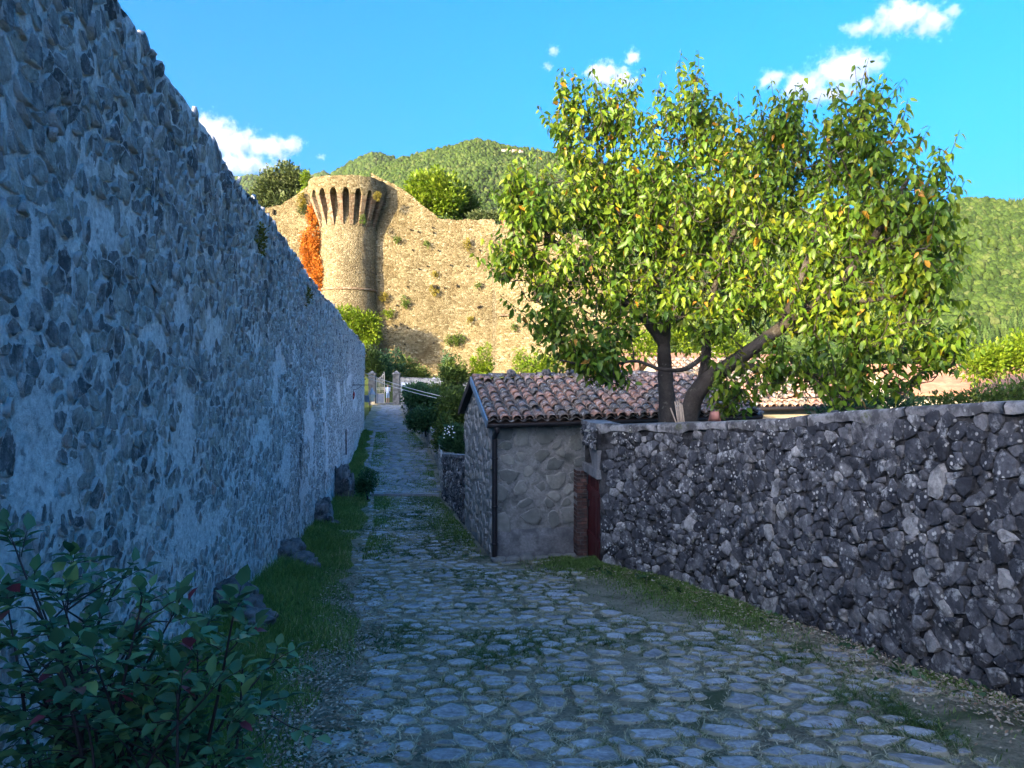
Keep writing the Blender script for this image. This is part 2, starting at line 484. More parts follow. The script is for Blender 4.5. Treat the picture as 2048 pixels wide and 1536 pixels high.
def lane_stones():
    C, th, R = cells(-9.5, 4.6, 2.6, 30.0, .24, .19, drop=.24, big=.25, jit=.45, rmax=.34, seed=21)
    # the far ramp beyond the drain has smaller, tighter setts
    x, Y = C[:, 0], C[:, 1]
    ex = edge_x(Y); rx = right_x(Y)
    near_green = vnoise(np.stack([x, Y, 0 * x], 1), .55, 9, 2)
    keep = (x > ex + .12 + .25 * near_green) & (x < rx - .16)
    keep &= ~((Y > 14.1) & (Y < 15.2) & (x > -.6))
    # sparser by the garden wall, where grass has closed over the stones
    keep &= ~((rx - x < 0.9) & (Y < 13.5) & (near_green > .05))
    keep &= ~((Y > 9.5) & (Y < 14) & (rx - x < 1.6) & (near_green > -.15))
    C, th, R = C[keep], th[keep], R[keep]
    r = np.random.default_rng(3)
    N = len(C)
    R = R * r.uniform(.66, 1.06, N)[:, None] * r.uniform(.70, 1.18, R.shape)
    C3 = np.stack([C[:, 0], C[:, 1], lane_h(C[:, 0], C[:, 1])], 1)
    sl = np.gradient(lane_z(np.arange(0, 40, .1)), .1)
    sy = np.interp(C[:, 1], np.arange(0, 40, .1), sl)
    A = np.tile([1., 0, 0], (N, 1)); B = unit(np.stack([0 * sy, 1 + 0 * sy, sy], 1)); Nn = np.cross(A, B)
    h = r.uniform(.004, .020, N)
    P = stone_verts(C3, A, B, Nn, th, R, h, 5, sink=.03, flat=.74, tilt=.22, rim=.85)
    rnd = r.random((N, 3))
    sc = screen_score(C3, R.mean(1) * 2, face=np.full(N, .3))
    pieces(lane, 'paving_stone', P, STONE_F, stone_rnd(rnd), sc, M['paving'], 300, 'paving_stone')
    return C, th, R
LS = lane_stones()

def ramp_stones():
    """lane beyond the drain: pale flat slabs, small on the screen"""
    C, th, R = cells(-13, -2, 26.2, 66, .42, .42, drop=.12, big=.15, jit=.4, rmax=.4, seed=31)
    x, Y = C[:, 0], C[:, 1]
    keep = (x > edge_x(Y) - .1) & (x < right_x(Y) - .15) & (Y > 26.2)
    C, th, R = C[keep], th[keep], R[keep]; N = len(C)
    r = np.random.default_rng(6)
    R = R * r.uniform(.86, .96, N)[:, None]
    C3 = np.stack([C[:, 0], C[:, 1], lane_h(C[:, 0], C[:, 1])], 1)
    A = np.tile([1., 0, 0], (N, 1)); B = np.tile([0, 1., .05], (N, 1)); Nn = np.tile([0, -.05, 1.], (N, 1))
    P = stone_verts(C3, A, B, Nn, th, R, r.uniform(.012, .03, N), 5, sink=.05, flat=.8, tilt=.1)
    V = P.reshape(-1, 3)
    T = np.array([q for f in STONE_F for q in ([f] if len(f) == 3 else [f[:3], [f[0], f[2], f[3]]])])
    o = mk('ramp_paving', V, (T[None] + (np.arange(N) * P.shape[1])[:, None, None]).reshape(-1, 3), M['ramp_paving'], lane, rnd=np.repeat(r.random((N, 3)), P.shape[1], 0))
    o['kind'] = 'stuff'
M['ramp_paving'] = rock_mat('ramp_paving', [(0, (.27, .27, .27)), (1, (.40, .39, .37))], dark=((.12, .13, .11), 1.3, .52, .68, .7), grain=14, bump=.5)
ramp_stones()

# drain kerb across the lane where the ramp starts
dk = thing('drain_kerb', 'long flat stone kerb set across the lane where the paved ramp begins', 'kerb', (-3.6, 26.0, float(lane_z(26.0))))
for k in range(5):
    xa = -4.75 + k * .46
    V, F = box((xa + .22, 26.02 + .012 * (k % 2), float(lane_z(26)) + .03), (.44, .22, .14), .03 * (k - 2))
    mk('kerb_slab', V, F, M['ramp_paving'], dk, rnd=rng.random(3), smooth=False, loc=V.mean(0))

# ------------------------------------------------------------------ left stone wall
WALL_Y0, WALL_Y1 = -26.0, 45.6
wall = thing('stone_wall', 'tall rubble stone wall with pale mortar running along the left of the lane', 'stone wall', (float(wall_x(10.)), 10.0, float(lane_z(10.))))

def wall_pt(Y, z, off=0.0):
    """point of the wall face; off = distance out of the face"""
    Y = np.asarray(Y, float)
    x = wall_x(Y)
    return np.stack([x + off * .989, Y + off * .148 + 0 * x, z + 0 * x], -1)

def build_left_wall():
    Yl = np.concatenate([np.arange(WALL_Y0, 3, 1.0), np.arange(3, 16, .055), np.arange(16, WALL_Y1, .16), [WALL_Y1]])
    nz = 96
    tt = np.linspace(0, 1, nz)
    YY, TT = np.meshgrid(Yl, tt, indexing='ij')
    zb = lane_z(YY) - .5; zt = wall_top(YY)
    Z = zb + (zt - zb) * TT
    P = wall_pt(YY, Z)
    q = P.reshape(-1, 3)
    off = 0.022 * vnoise(q, 3.2, 1, 3) + 0.018 * vnoise(q, 11, 2, 2) + 0.05 * vnoise(q, .5, 8, 2)
    q = q + off[:, None] * np.array([.989, .148, 0])
    mk('mortar_face', q, grid_faces(len(Yl), nz), M['mortar'], wall)
    # top, back and end of the wall
    th = .75
    YB = np.arange(WALL_Y0, WALL_Y1 + .01, .4)
    a = wall_pt(YB, wall_top(YB) - .03, .0); b = wall_pt(YB, wall_top(YB) - .03, -th); c = wall_pt(YB, wall_top(YB) - 6.0, -th)
    V = np.stack([a, b, c], 1).reshape(-1, 3); n = len(YB)
    F = grid_faces(n, 3)[:, ::-1].tolist()
    e = len(V); zt = float(wall_top(WALL_Y1)); zb = float(lane_z(WALL_Y1)) - .5
    V = np.vstack([V, wall_pt(np.array([WALL_Y1 + .002] * 4), np.array([zb, zt - .03, zt - .03, zb]), 0)])
    V[e + 2:e + 4] += np.array([-th * .989, -th * .148, 0])
    F.append([e, e + 3, e + 2, e + 1])
    mk('wall_body', V, F, M['mortar'], wall, smooth=False)
    # face stones
    C, tha, R = cells(3.0, WALL_Y1, -3.0, 5.0, .155, .108, drop=.3, big=.2, jit=.48, rmax=.36, seed=41)
    Y, z = C[:, 0], C[:, 1]
    keep = (z > lane_z(Y) - .2) & (z < wall_top(Y) - .05)
    pt_ = vnoise(np.stack([Y, z * 1.6, 0 * z], 1), .9, 71, 2)      # patches where old render still covers the stones
    keep &= ~((pt_ > .34) & ((z - lane_z(Y)) < 3.9))
    C, tha, R, Y, z = C[keep], tha[keep], R[keep], Y[keep], z[keep]
    N = len(C); r = np.random.default_rng(8)
    hgt = (z - lane_z(Y)) / (wall_top(Y) - lane_z(Y))
    patch = vnoise(np.stack([Y, z, 0 * z], 1), .55, 12, 2)
    cover = np.clip(.90 + .22 * (hgt - .45) + .16 * patch, .68, 1.05)      # how much mortar laps over the stone
    R = R * cover[:, None] * r.uniform(.92, 1.2, N)[:, None] * r.uniform(.78, 1.16, R.shape)
    C3 = wall_pt(Y, z); o2 = 0.05 * vnoise(C3, .5, 8, 2)
    C3 = C3 + o2[:, None] * np.array([.989, .148, 0])
    A = np.tile(unit(np.array([-.148, 1., 0])), (N, 1)); Bv = np.tile([0, 0, 1.], (N, 1)); Nn = np.tile([.989, .148, 0], (N, 1))
    h = r.uniform(.004, .022, N) * np.clip(.5 + 1.3 * hgt, .5, 1.7)
    P = stone_verts(C3, A, Bv, Nn, tha, R, h, 9, sink=.02, flat=.72, tilt=.45, rim=.92)
    rnd = r.random((N, 3)); 
    rnd[:, 0] = np.clip(rnd[:, 0] * .95 - .4 * (hgt - .5), 0, 1)
    face = np.abs((C3[:, 0] * .989 + (C3[:, 1]) * .148)) / np.hypot(C3[:, 0], C3[:, 1])
    sc = screen_score(C3, R.mean(1) * 2, face)
    pieces(wall, 'stone', P, STONE_F, stone_rnd(rnd), sc, M['wall_stone'], 300, 'stone')
    # coping stones standing on edge along the top
    Yc = [4.6]
    while Yc[-1] < WALL_Y1 - .3: Yc.append(Yc[-1] + random.uniform(.13, .30))
    Yc = np.array(Yc); n = len(Yc)
    Vb, Fb = ICO[2]
    Pc = []
    for i, y in enumerate(Yc):
        c = wall_pt(np.array([y]), np.array([float(wall_top(y)) - .04]), -.16)[0]
        sz = np.array([random.uniform(.16, .24), random.uniform(.08, .16), random.uniform(.04, .075)])
        V, _ = rock(c, sz, 100 + i, 2, .28, rz=.149 + random.uniform(-.2, .2))
        Pc.append(V)
    Pc = np.array(Pc)
    pieces(wall, 'coping_stone', Pc, Fb.tolist(), np.clip(r.random((n, 3)) * .5, 0, 1), 1 / Yc, M['wall_stone'], 120, 'coping_stone')
build_left_wall()

# rock footings pushing out of the foot of the wall
M['outcrop'] = rock_mat('outcrop', [(0.3, (.16, .155, .15)), (0.7, (.30, .29, .28))], dark=((.04, .04, .042), 4, .46, .62, .9), light=((.42, .41, .40), 8, .58, .7, .6), grain=14, bump=1., bdist=.05, use_rnd=False)
outc = [(8.9, [(.12, .15, (.22, .3, .26)), (.32, -.1, (.26, .24, .17)), (.5, -.35, (.26, .2, .11)), (.68, -.55, (.2, .16, .08)), (.15, .5, (.16, .2, .13))], 'largest rock footing under the left wall, nearest the leafy bush'),
        (13.6, [(.14, .1, (.24, .34, .3)), (.38, -.2, (.24, .24, .17)), (.6, -.42, (.17, .17, .13))], 'rock footing with a rounded pale toe, second along the left wall'),
        (19.6, [(.14, .05, (.24, .42, .45)), (.36, -.25, (.22, .3, .2)), (.55, -.45, (.16, .2, .1))], 'narrow rock footing half sunk in grass, third along the left wall'),
        (25.5, [(.15, .2, (.28, .5, .85)), (.36, -.2, (.25, .42, .5)), (.25, .7, (.25, .45, .6))], 'tall dark rock footing behind the round box shrub at the wall foot')]
for i, (y, bl, lab) in enumerate(outc):
    base = np.array([float(wall_x(y)), y, float(lane_h(wall_x(y) + .3, y))])
    t = thing('rock_footing', lab, 'rock', base, 'rock footings along the foot of the left wall')
    for j, (ox, oy, s) in enumerate(bl):
        V, F = rock(base + np.array([ox, oy, s[2] * .35]), s, 300 + 10 * i + j, 4, .5, .3 * j)
        q = vnoise(V, 6, 77 + j, 4); V = V + (V - V.mean(0)) * (np.abs(q) * .5 - .15)[:, None]
        mk('boulder', V, F, M['outcrop'], t, loc=V.mean(0))

# ------------------------------------------------------------------ garden wall on the right
GP = crom([(1.475, 13.0), (1.80, 12.55), (2.46, 11.7), (2.95, 10.6), (3.27, 9.5), (3.55, 8.5), (3.86, 7.1), (4.06, 6.1), (4.3, 4), (4.42, 1), (4.3, -4)], 24)
_seg = np.hypot(*np.diff(GP, axis=0).T); GS = np.concatenate([[0], np.cumsum(_seg)]); GLEN = GS[-1]
def gw(s):
    x = np.interp(s, GS, GP[:, 0]); y = np.interp(s, GS, GP[:, 1])
    e = .15
    dx = np.interp(s + e, GS, GP[:, 0]) - np.interp(s - e, GS, GP[:, 0]); dy = np.interp(s + e, GS, GP[:, 1]) - np.interp(s - e, GS, GP[:, 1])
    l = np.hypot(dx, dy) + 1e-9
    return x, y, dx / l, dy / l
def gw_top(Y): return CAM_H - np.interp(Y, [-4, 3, 6.1, 7.1, 8.5, 9.5, 11.7, 13, 14.5], [-.6, -.08, .127, .2, .315, .43, .60, .70, .70])
gwall = thing('garden_wall', 'dark lichen-covered dry stone wall curving along the right of the lane', 'stone wall', (3.4, 9.0, float(lane_z(9.))))
def gw_pt(s, z, off=0.):
    x, y, tx, ty = gw(s)
    # lane-facing normal: (ty, -tx) points left when walking towards the camera
    return np.stack([x + ty * off, y - tx * off, z], -1)
def build_garden_wall():
    ss = np.concatenate([np.arange(0, 10.5, .05), np.arange(10.5, GLEN, .3)])
    nz = 60
    SS, TT = np.meshgrid(ss, np.linspace(0, 1, nz), indexing='ij')
    Yv = gw(SS)[1]
    zb = lane_z(Yv) - .4; zt = gw_top(Yv) - .06
    q = gw_pt(SS, zb + (zt - zb) * TT).reshape(-1, 3)
    x, y, tx, ty = gw(SS.ravel())
    off = -.02 + .025 * vnoise(q, 6, 5, 3) + .05 * vnoise(q, .7, 6, 2)
    q = q + off[:, None] * np.stack([ty, -tx, 0 * tx], 1)
    mk('mortar_face', q, grid_faces(len(ss), nz), M['garden_mortar'], gwall)
    # back face and far end
    sb = np.arange(0, GLEN, .4); Yb = gw(sb)[1]
    a = gw_pt(sb, gw_top(Yb) - .06, -.03); b = gw_pt(sb, gw_top(Yb) - .06, -.5); c = gw_pt(sb, lane_z(Yb) - .4, -.5)
    mk('wall_back', np.stack([a, b, c], 1).reshape(-1, 3), grid_faces(len(sb), 3), M['garden_mortar'], gwall)
    z0 = float(lane_z(13.)) - .4; z1 = float(gw_top(13.)) - .06
    e = np.array([gw_pt(np.array([0.]), np.array([z]), o)[0] for z, o in ((z0, -.02), (z0, -.5), (z1, -.5), (z1, -.02))])
    mk('wall_end', e, [[0, 1, 2, 3]], M['garden_mortar'], gwall, smooth=False)
    # stones
    C, th, R = cells(.22, 11.5, -2.6, 2.0, .24, .07, drop=.2, big=.2, jit=.45, rmax=.30, seed=51)
    s, z = C[:, 0], C[:, 1]; x, y, tx, ty = gw(s)
    keep = (z > lane_z(y) - .1) & (z < gw_top(y) - .11)
    C, th, R, s, z, x, y, tx, ty = [a[keep] for a in (C, th, R, s, z, x, y, tx, ty)]
    N = len(s); r = np.random.default_rng(14)
    R = R * r.uniform(.95, 1.14, N)[:, None] * r.uniform(.84, 1.12, R.shape)
    R = np.minimum(R, np.maximum(s - .02, .05)[:, None]); R = np.minimum(R, np.maximum(gw_top(y) - .03 - z, .04)[:, None] * 1.6)
    A = np.stack([tx, ty, 0 * tx], 1); B = np.tile([0, 0, 1.], (N, 1)); Nn = np.stack([ty, -tx, 0 * tx], 1)
    # courses dip to the left as they do in the photograph
    C3 = np.stack([x, y, z], 1); C3 = C3 + (.05 * vnoise(C3, .7, 6, 2))[:, None] * Nn
    low = np.clip((z - lane_z(y)) / 2.4, 0, 1)
    h = r.uniform(.006, .038, N) * (1.3 - .75 * low)
    P = stone_verts(C3, A, B, Nn, th, R, h, 19, sink=.07, flat=.66, tilt=.35)
    rnd = r.random((N, 3))
    face = np.abs(x * Nn[:, 0] + y * Nn[:, 1]) / np.hypot(x, y)
    pieces(gwall, 'stone', P, STONE_F, rnd, screen_score(C3, R.mean(1) * 2, face), M['garden_stone'], 300, 'stone', smooth=False)
    # cement coping cast in lengths
    cuts = [0, 1.3, 2.9, 4.6, 6.15, 7.3, 9.0, 11.0, 13.0, GLEN - .05]
    for a, b in zip(cuts[:-1], cuts[1:]):
        sa = np.linspace(a + .008, b - .008, max(4, int((b - a) / .07)))
        Yc = gw(sa)[1]; zt = gw_top(Yc)
        prof = [(.012, -.13), (.028, -.03), (.0, .0), (-.46, .015), (-.51, -.02), (-.50, -.12)]
        rows = []
        for (o, dz) in prof:
            pt = gw_pt(sa, zt + dz, o)
            pt[:, 2] += .015 * vnoise(pt, 5, 31, 2)
            if dz == -.13: pt[:, 2] += .09 * vnoise(pt, 2.3, 33, 3)
            pt[:, :2] += (.02 * vnoise(pt, 7, 34, 2))[:, None]
            rows.append(pt)
        V = np.stack(rows, 1).reshape(-1, 3)
        F = grid_faces(len(sa), len(prof))[:, ::-1].tolist(); n = len(prof)
        F += [list(range(n)), [len(V) - n + k for k in range(n)][::-1]]
        mk('coping', V, F, M['coping'], gwall, loc=V.mean(0))
build_garden_wall()
# ------------------------------------------------------------------ ground, terraces
M['field'] = rock_mat('field', [(0.25, (.043, .072, .019)), (0.5, (.072, .106, .025)), (0.75, (.128, .128, .051))], grain=9, bump=.6, bdist=.1, use_rnd=False)
def ground_h(x, y):
    x = np.asarray(x, float); y = np.asarray(y, float)
    z = np.interp(y, [-60, 0, 45, 60, 67, 92, 110, 160, 400, 900], [-1.5, -4.5, -4.5, -1.2, -.45, 2.7, 2.0, -12, -45, -60])
    fall = np.interp(x, [-20, 2, 16, 60, 200], [0, -.2, -2.6, -9, -38])
    wgt = np.interp(y, [20, 60, 130, 300], [.6, 1, 1, .3])
    return z + fall * wgt + np.interp(x, [-400, -60, -30], [10, 2, 0]) * np.interp(y, [40, 90], [0, 1])
gx = np.concatenate([[-6000, -3000, -1500, -800, -400, -200, -120], np.arange(-80, 80, 2.5), [90, 120, 200, 400, 800, 1500, 3000, 6000]])
gy = np.concatenate([[-6000, -3000, -1000, -300, -100, -60, -30], np.arange(-20, 120, 2.5), [125, 140, 160, 200, 300, 400, 600, 900, 1500, 3000, 7000]])
GX, GY = np.meshgrid(gx, gy, indexing='ij')
GZ = ground_h(GX, GY)
inside = (np.abs(GX) < 100) & (GY > -30) & (GY < 130)
GZ = GZ + inside * .12 * vnoise(np.stack([GX, GY, 0 * GX], -1).reshape(-1, 3), .18, 3, 2).reshape(GX.shape)
ground = mk('ground', np.stack([GX, GY, GZ], -1).reshape(-1, 3), grid_faces(len(gx), len(gy)), M['field']); ground['kind'] = 'structure'

# castle terrace held up by the left wall
tv = []
TY = np.array([-40, -20, 0, 20, 40, 50, 56, 60, 64])
for y in TY:
    top = float(wall_top(min(y, 45))) - .25 if y < 50 else float(np.interp(y, [50, 56, 60, 64], [3.2, 2.6, 1.5, -.4]))
    xw = float(wall_x(min(y, 45.0)) - .148 * max(0, y - 45)) - .5 - (0 if y < 46 else .12 * (y - 46))
    for dx, dz in ((0, -6), (0, 0), (-4, .15), (-14, .6), (-40, 3.0), (-70, 4)):
        tv.append((xw + dx, y, top + dz))
terrace = mk('terrace', np.array(tv), grid_faces(len(TY), 6), M['field']); terrace['kind'] = 'structure'

# garden behind the right wall
gs = np.linspace(0, GLEN - .1, 40)
gv = []
for s in gs:
    a = gw_pt(np.array([s]), np.array([0.]), -.35)[0]; x, y, tx, ty = [float(v) for v in gw(np.array([s]))]
    for d in (0, 1, 2.5, 5, 9, 14):
        X_, Y_ = a[0] - ty * d, a[1] + tx * d
        gv.append((X_, Y_, float(gw_top(y)) - .95 - .06 * d))
gg = mk('garden_ground', np.array(gv), grid_faces(40, 6), M['earth']); gg['kind'] = 'structure'

# ------------------------------------------------------------------ the stone hut
M['render'] = rock_mat('render', [(0.3, (.24, .24, .225)), (0.7, (.40, .395, .37))], dark=((.10, .11, .10), 2.8, .5, .64, .8), light=((.5, .5, .48), 6, .56, .68, .6), grain=18, bump=.9, bdist=.04, use_rnd=False)
M['hut_stone'] = rock_mat('hut_stone', [(0, (.17, .18, .165)), (.4, (.25, .255, .23)), (1, (.36, .36, .32))], dark=((.09, .095, .09), 5, .5, .65, .5), grain=20, bump=.6, smear=((.36, .355, .33), .45, .70))
M['plinth'] = rock_mat('plinth', [(0.3, (.20, .20, .20)), (0.7, (.36, .36, .35))], dark=((.10, .105, .11), 3, .45, .6, .7), grain=26, bump=1., bdist=.03, use_rnd=False)
M['tile'] = rock_mat('tile', [(0, (.14, .125, .11)), (.3, (.22, .17, .135)), (.5, (.36, .20, .14)), (.8, (.46, .25, .17)), (1, (.52, .33, .25))], dark=((.09, .09, .088), 6, .48, .58, .8), light=((.52, .52, .49), 15, .53, .62, .75), grain=30, bump=.4)
M['tile_clean'] = rock_mat('tile_clean', [(0, (.33, .15, .12)), (1, (.46, .22, .17))], dark=((.15, .09, .08), 5, .55, .7, .6), grain=20, bump=.25)
M['deck'] = plain('deck', (.09, .06, .05), .9, .1, 20)
M['iron'] = plain('iron', (.02, .018, .02), .5, .4, 30)
M['zinc'] = plain('zinc', (.30, .36, .40), .45, .5, 14, metal=.5)
M['wood'] = plain('wood', (.045, .035, .03), .8, .2, 20)
M['brick'] = rock_mat('brick', [(0, (.09, .05, .045)), (.6, (.16, .085, .07)), (1, (.24, .14, .12))], dark=((.05, .045, .045), 7, .42, .58, .85), grain=40, bump=.5)
M['door_paint'] = plain('door_paint', (.07, .008, .011), .55, .35, 12)

hO = np.array([-.37, 14.5]); hf = np.array([.986, .166]); hg = np.array([-.166, .986]); HL, HD = 5.3, 4.9
def hp(u, v, z): 
    u = np.asarray(u, float); v = np.asarray(v, float)
    return np.stack([hO[0] + hf[0] * u + hg[0] * v, hO[1] + hf[1] * u + hg[1] * v, z + 0 * u + 0 * v], -1)
hut_z0 = float(lane_z(14.5)) - .25
EAVE, RIDGE = .93, 1.66
hut = thing('stone_hut', 'small rendered stone hut with clay tile roof and drainpipe beside the lane', 'hut', hp(0, 0, float(lane_z(14.5))))
def roof_z(u, v):   # roof surface; lifts a little towards the right
    v = np.asarray(v, float)
    return np.where(v < HD / 2, EAVE + (RIDGE - EAVE) * v / (HD / 2), RIDGE - (RIDGE - EAVE) * (v - HD / 2) / (HD / 2)) + .02 * np.asarray(u, float)
def wall_grid(name, p, ni, nj, mat, amp, nrm):
    q = p.reshape(-1, 3); n = amp * (vnoise(q, 2.2, 61, 3) + .6 * vnoise(q, 9, 62, 2))
    return mk(name, q + n[:, None] * np.asarray(nrm), grid_faces(ni, nj), mat, hut)
# front wall, gable wall
uu = np.linspace(0, HL, 150); zz = np.linspace(0, 1, 60)
U, T = np.meshgrid(uu, zz, indexing='ij')
zt = EAVE + .02 * U
wall_grid('front_wall', hp(U, 0 * U, hut_z0 + (zt - hut_z0) * T), 150, 60, M['render'], .026, (-hg[0], -hg[1], 0))
vv = np.linspace(0, HD, 110)
Vv, T = np.meshgrid(vv, zz, indexing='ij')
zt = roof_z(0 * Vv, Vv) - .03
zb = np.minimum(hut_z0, lane_z(14.5 + Vv) - .3)
p = hp(0 * Vv, Vv, zb + (zt - zb) * T)
gq = p.reshape(-1, 3); gq = gq + (.02 * (vnoise(gq, 2.5, 63, 3) + .6 * vnoise(gq, 8, 64, 2)))[:, None] * np.array([-hf[0], -hf[1], 0])
mk('gable_wall', gq, grid_faces(110, 60)[:, ::-1], M['render'], hut)
V = np.vstack([hp(0, HD, hut_z0 - .4), hp(HL, HD, hut_z0 - .4), hp(HL, HD, EAVE), hp(0, HD, EAVE), hp(HL, 0, hut_z0), hp(HL, 0, EAVE + .1), hp(HL, HD / 2, RIDGE + .06)])
mk('back_wall', V, [[0, 1, 2, 3], [1, 4, 5, 6, 2]], M['render'], hut, smooth=False)
# stones showing through the render
def hut_stones():
    C, th, R = cells(.05, 1.74, hut_z0 + .85, EAVE - .12, .38, .165, drop=.22, big=.2, jit=.34, rmax=.34, seed=71)
    r = np.random.default_rng(2); N = len(C)
    R = R * r.uniform(.7, 1.0, N)[:, None] * r.uniform(.85, 1.08, R.shape)
    C3 = hp(C[:, 0], 0 * C[:, 0], C[:, 1])
    A = np.tile([hf[0], hf[1], 0], (N, 1)); B = np.tile([0, 0, 1.], (N, 1)); Nn = np.tile([-hg[0], -hg[1], 0], (N, 1))
    P = stone_verts(C3, A, B, Nn, th, R, r.uniform(.010, .022, N), 3, sink=.03, flat=.75, tilt=.2)
    pieces(hut, 'stone', P, STONE_F, stone_rnd(r.random((N, 3))), screen_score(C3, R.mean(1) * 2), M['hut_stone'], 300)
    C, th, R = cells(.1, HD - .1, hut_z0 + .3, RIDGE - .1, .26, .2, drop=.3, big=.2, jit=.42, rmax=.24, seed=72)
    ok = C[:, 1] < roof_z(0, C[:, 0]) - .16
    C, th, R = C[ok], th[ok], R[ok]; N = len(C)
    R = R * r.uniform(.55, .95, N)[:, None] * r.uniform(.8, 1.12, R.shape)
    C3 = hp(0 * C[:, 0], C[:, 0], C[:, 1])
    A = np.tile([hg[0], hg[1], 0], (N, 1)); B = np.tile([0, 0, 1.], (N, 1)); Nn = np.tile([-hf[0], -hf[1], 0], (N, 1))
    P = stone_verts(C3, A, B, Nn, th, R, r.uniform(.018, .034, N), 4, sink=.03, flat=.75, tilt=.2)
    pieces(hut, 'stone', P, STONE_F, stone_rnd(r.random((N, 3))), screen_score(C3, R.mean(1) * 2, np.full(N, .15)), M['hut_stone'], 100, smooth=False)
hut_stones()
# cement plinth
U, T = np.meshgrid(np.linspace(.02, 1.62, 60), np.linspace(0, 1, 24), indexing='ij')
out = .055 * np.clip((1 - T) * 6, 0, 1)
zz_ = hut_z0 + T * .82 + .03 * vnoise(np.stack([U, U, U], -1).reshape(-1, 3), 3, 4, 2).reshape(U.shape) * T
pv = hp(U, -.005 - out, zz_).reshape(-1, 3); pv[:, 1] -= .012 * vnoise(pv, 7, 5, 3)
mk('plinth', pv, grid_faces(60, 24), M['plinth'], hut)
# base stones below the plinth
for k in range(6):
    V, F = rock(hp(.1 + .27 * k, -.12 - .03 * (k % 2), float(lane_z(14.4)) + .02), (.15, .1, .06 + .015 * (k % 3)), 500 + k, 3, .3)
    mk('base_stone', V, F, M['hut_stone'], hut, rnd=(.3, .5, 0), loc=V.mean(0))

# roof: deck with channels, cover tiles, ridge tiles
def tile_mesh(L=.42, r0=.092, r1=.072, t=.013, k=6):
    V = []
    for (x, rr) in ((0, r0), (L, r1)):
        for ri in (rr, rr - t):
            for j in range(k + 1):
                a = math.pi * j / k
                V.append((-math.cos(a) * ri, x, math.sin(a) * ri * .92))
    n = k + 1; F = []
    for j in range(k):
        F += [[j, 2 * n + j, 2 * n + j + 1, j + 1], [n + j, n + j + 1, 3 * n + j + 1, 3 * n + j], [j, j + 1, n + j + 1, n + j], [2 * n + j, 3 * n + j, 3 * n + j + 1, 2 * n + j + 1]]
    return np.array(V), F
TV, TF = tile_mesh()
def tile_roof(owner, P0, uax, vax, nax, nu, nv, pitch, step, seed, mats, nmax=300, missing=0.02):
    """cover tiles on a slope: P0 lower left corner on the deck, u along the eave, v up the slope"""
    r = np.random.default_rng(seed); Ps, rn, sc = [], [], []
    for i in range(nu):
        for j in range(nv):
            if r.random() < missing: continue
            a = r.normal(0, .035); q = TV.copy()
            R2 = np.array([[math.cos(a), -math.sin(a), 0], [math.sin(a), math.cos(a), 0], [0, 0, 1]])
            q = q @ R2.T
            q[:, 2] += .02 * (1 - q[:, 1] / .42) + r.uniform(0, .012)
            u = i * pitch + r.normal(0, .008); v = j * step + r.normal(0, .014)
            Ps.append(P0 + np.outer(q[:, 0] + u, uax) + np.outer(q[:, 1] + v, vax) + np.outer(q[:, 2], nax))
            rn.append((r.random(), r.random(), 0)); sc.append(j + 1000 / (abs(u) + 10))
    Ps = np.array(Ps); rn = np.array(rn); c = Ps.mean(1)
    mat = mats[0]
    pieces(owner, 'roof_tile', Ps, TF, rn, screen_score(c, np.full(len(c), .3)), mat, nmax)
sl = math.atan2(RIDGE - EAVE, HD / 2)
U3 = np.array([hf[0], hf[1], .02]); U3 /= np.linalg.norm(U3)
V3 = np.array([hg[0] * math.cos(sl), hg[1] * math.cos(sl), math.sin(sl)]); N3 = np.cross(U3, V3)
ov = .24
eave0 = hp(-.10, -ov, EAVE - ov * math.tan(sl) + .05)
rng_t = np.random.default_rng(4)
tile_roof(hut, eave0 + .09 * U3, U3, V3, N3, 24, 9, .225, .305, 5, [M['tile']], 230)
# pan channels between the covers
pu = np.arange(-.02, 5.5, .0281); pvv = np.linspace(0, 2.80, 10)
PU, PV = np.meshgrid(pu, pvv, indexing='ij')
hgt = .03 * np.cos((PU - .09) / .225 * 2 * math.pi)
dv = eave0 + PU[..., None] * U3 + PV[..., None] * V3 + hgt[..., None] * N3
mk('roof_pans', dv.reshape(-1, 3), grid_faces(len(pu), 10), M['tile'], hut, rnd=(.15, .5, 0))
back = [hp(-.10, HD / 2, RIDGE), hp(HL + .1, HD / 2, RIDGE + .1), hp(HL + .1, HD + ov, EAVE - .06 + .1), hp(-.10, HD + ov, EAVE - .06)]
mk('back_slope', np.vstack([np.array(back) + [0, 0, .06], np.array(back)]), [[0, 1, 2, 3], [7, 6, 5, 4], [0, 3, 7, 4], [2, 1, 5, 6], [3, 2, 6, 7]], M['deck'], hut, smooth=False)
mk('front_deck', np.array([hp(-.10, -ov + .02, EAVE - ov * math.tan(sl)), hp(HL + .1, -ov + .02, EAVE - ov * math.tan(sl) + .1), hp(HL + .1, HD / 2, RIDGE - .01 + .1), hp(-.10, HD / 2, RIDGE - .01)]), [[0, 1, 2, 3]], M['deck'], hut, smooth=False)
rp = []
for k in range(15):
    c = hp(-.1 + .36 * k, HD / 2 - .0, RIDGE + .075 + .02 * (.36 * k) + .015 * math.sin(k * 2.1))
    q = TV * [1.25, 1., 1.1]
    W = c + np.outer(q[:, 1], U3) + np.outer(q[:, 0], [hg[0], hg[1], 0]) + np.outer(q[:, 2], [0, 0, 1.]); rp.append(W)
pieces(hut, 'ridge_tile', np.array(rp), TF, rng_t.random((15, 3)) * .6, np.ones(15), M['tile'], 300)
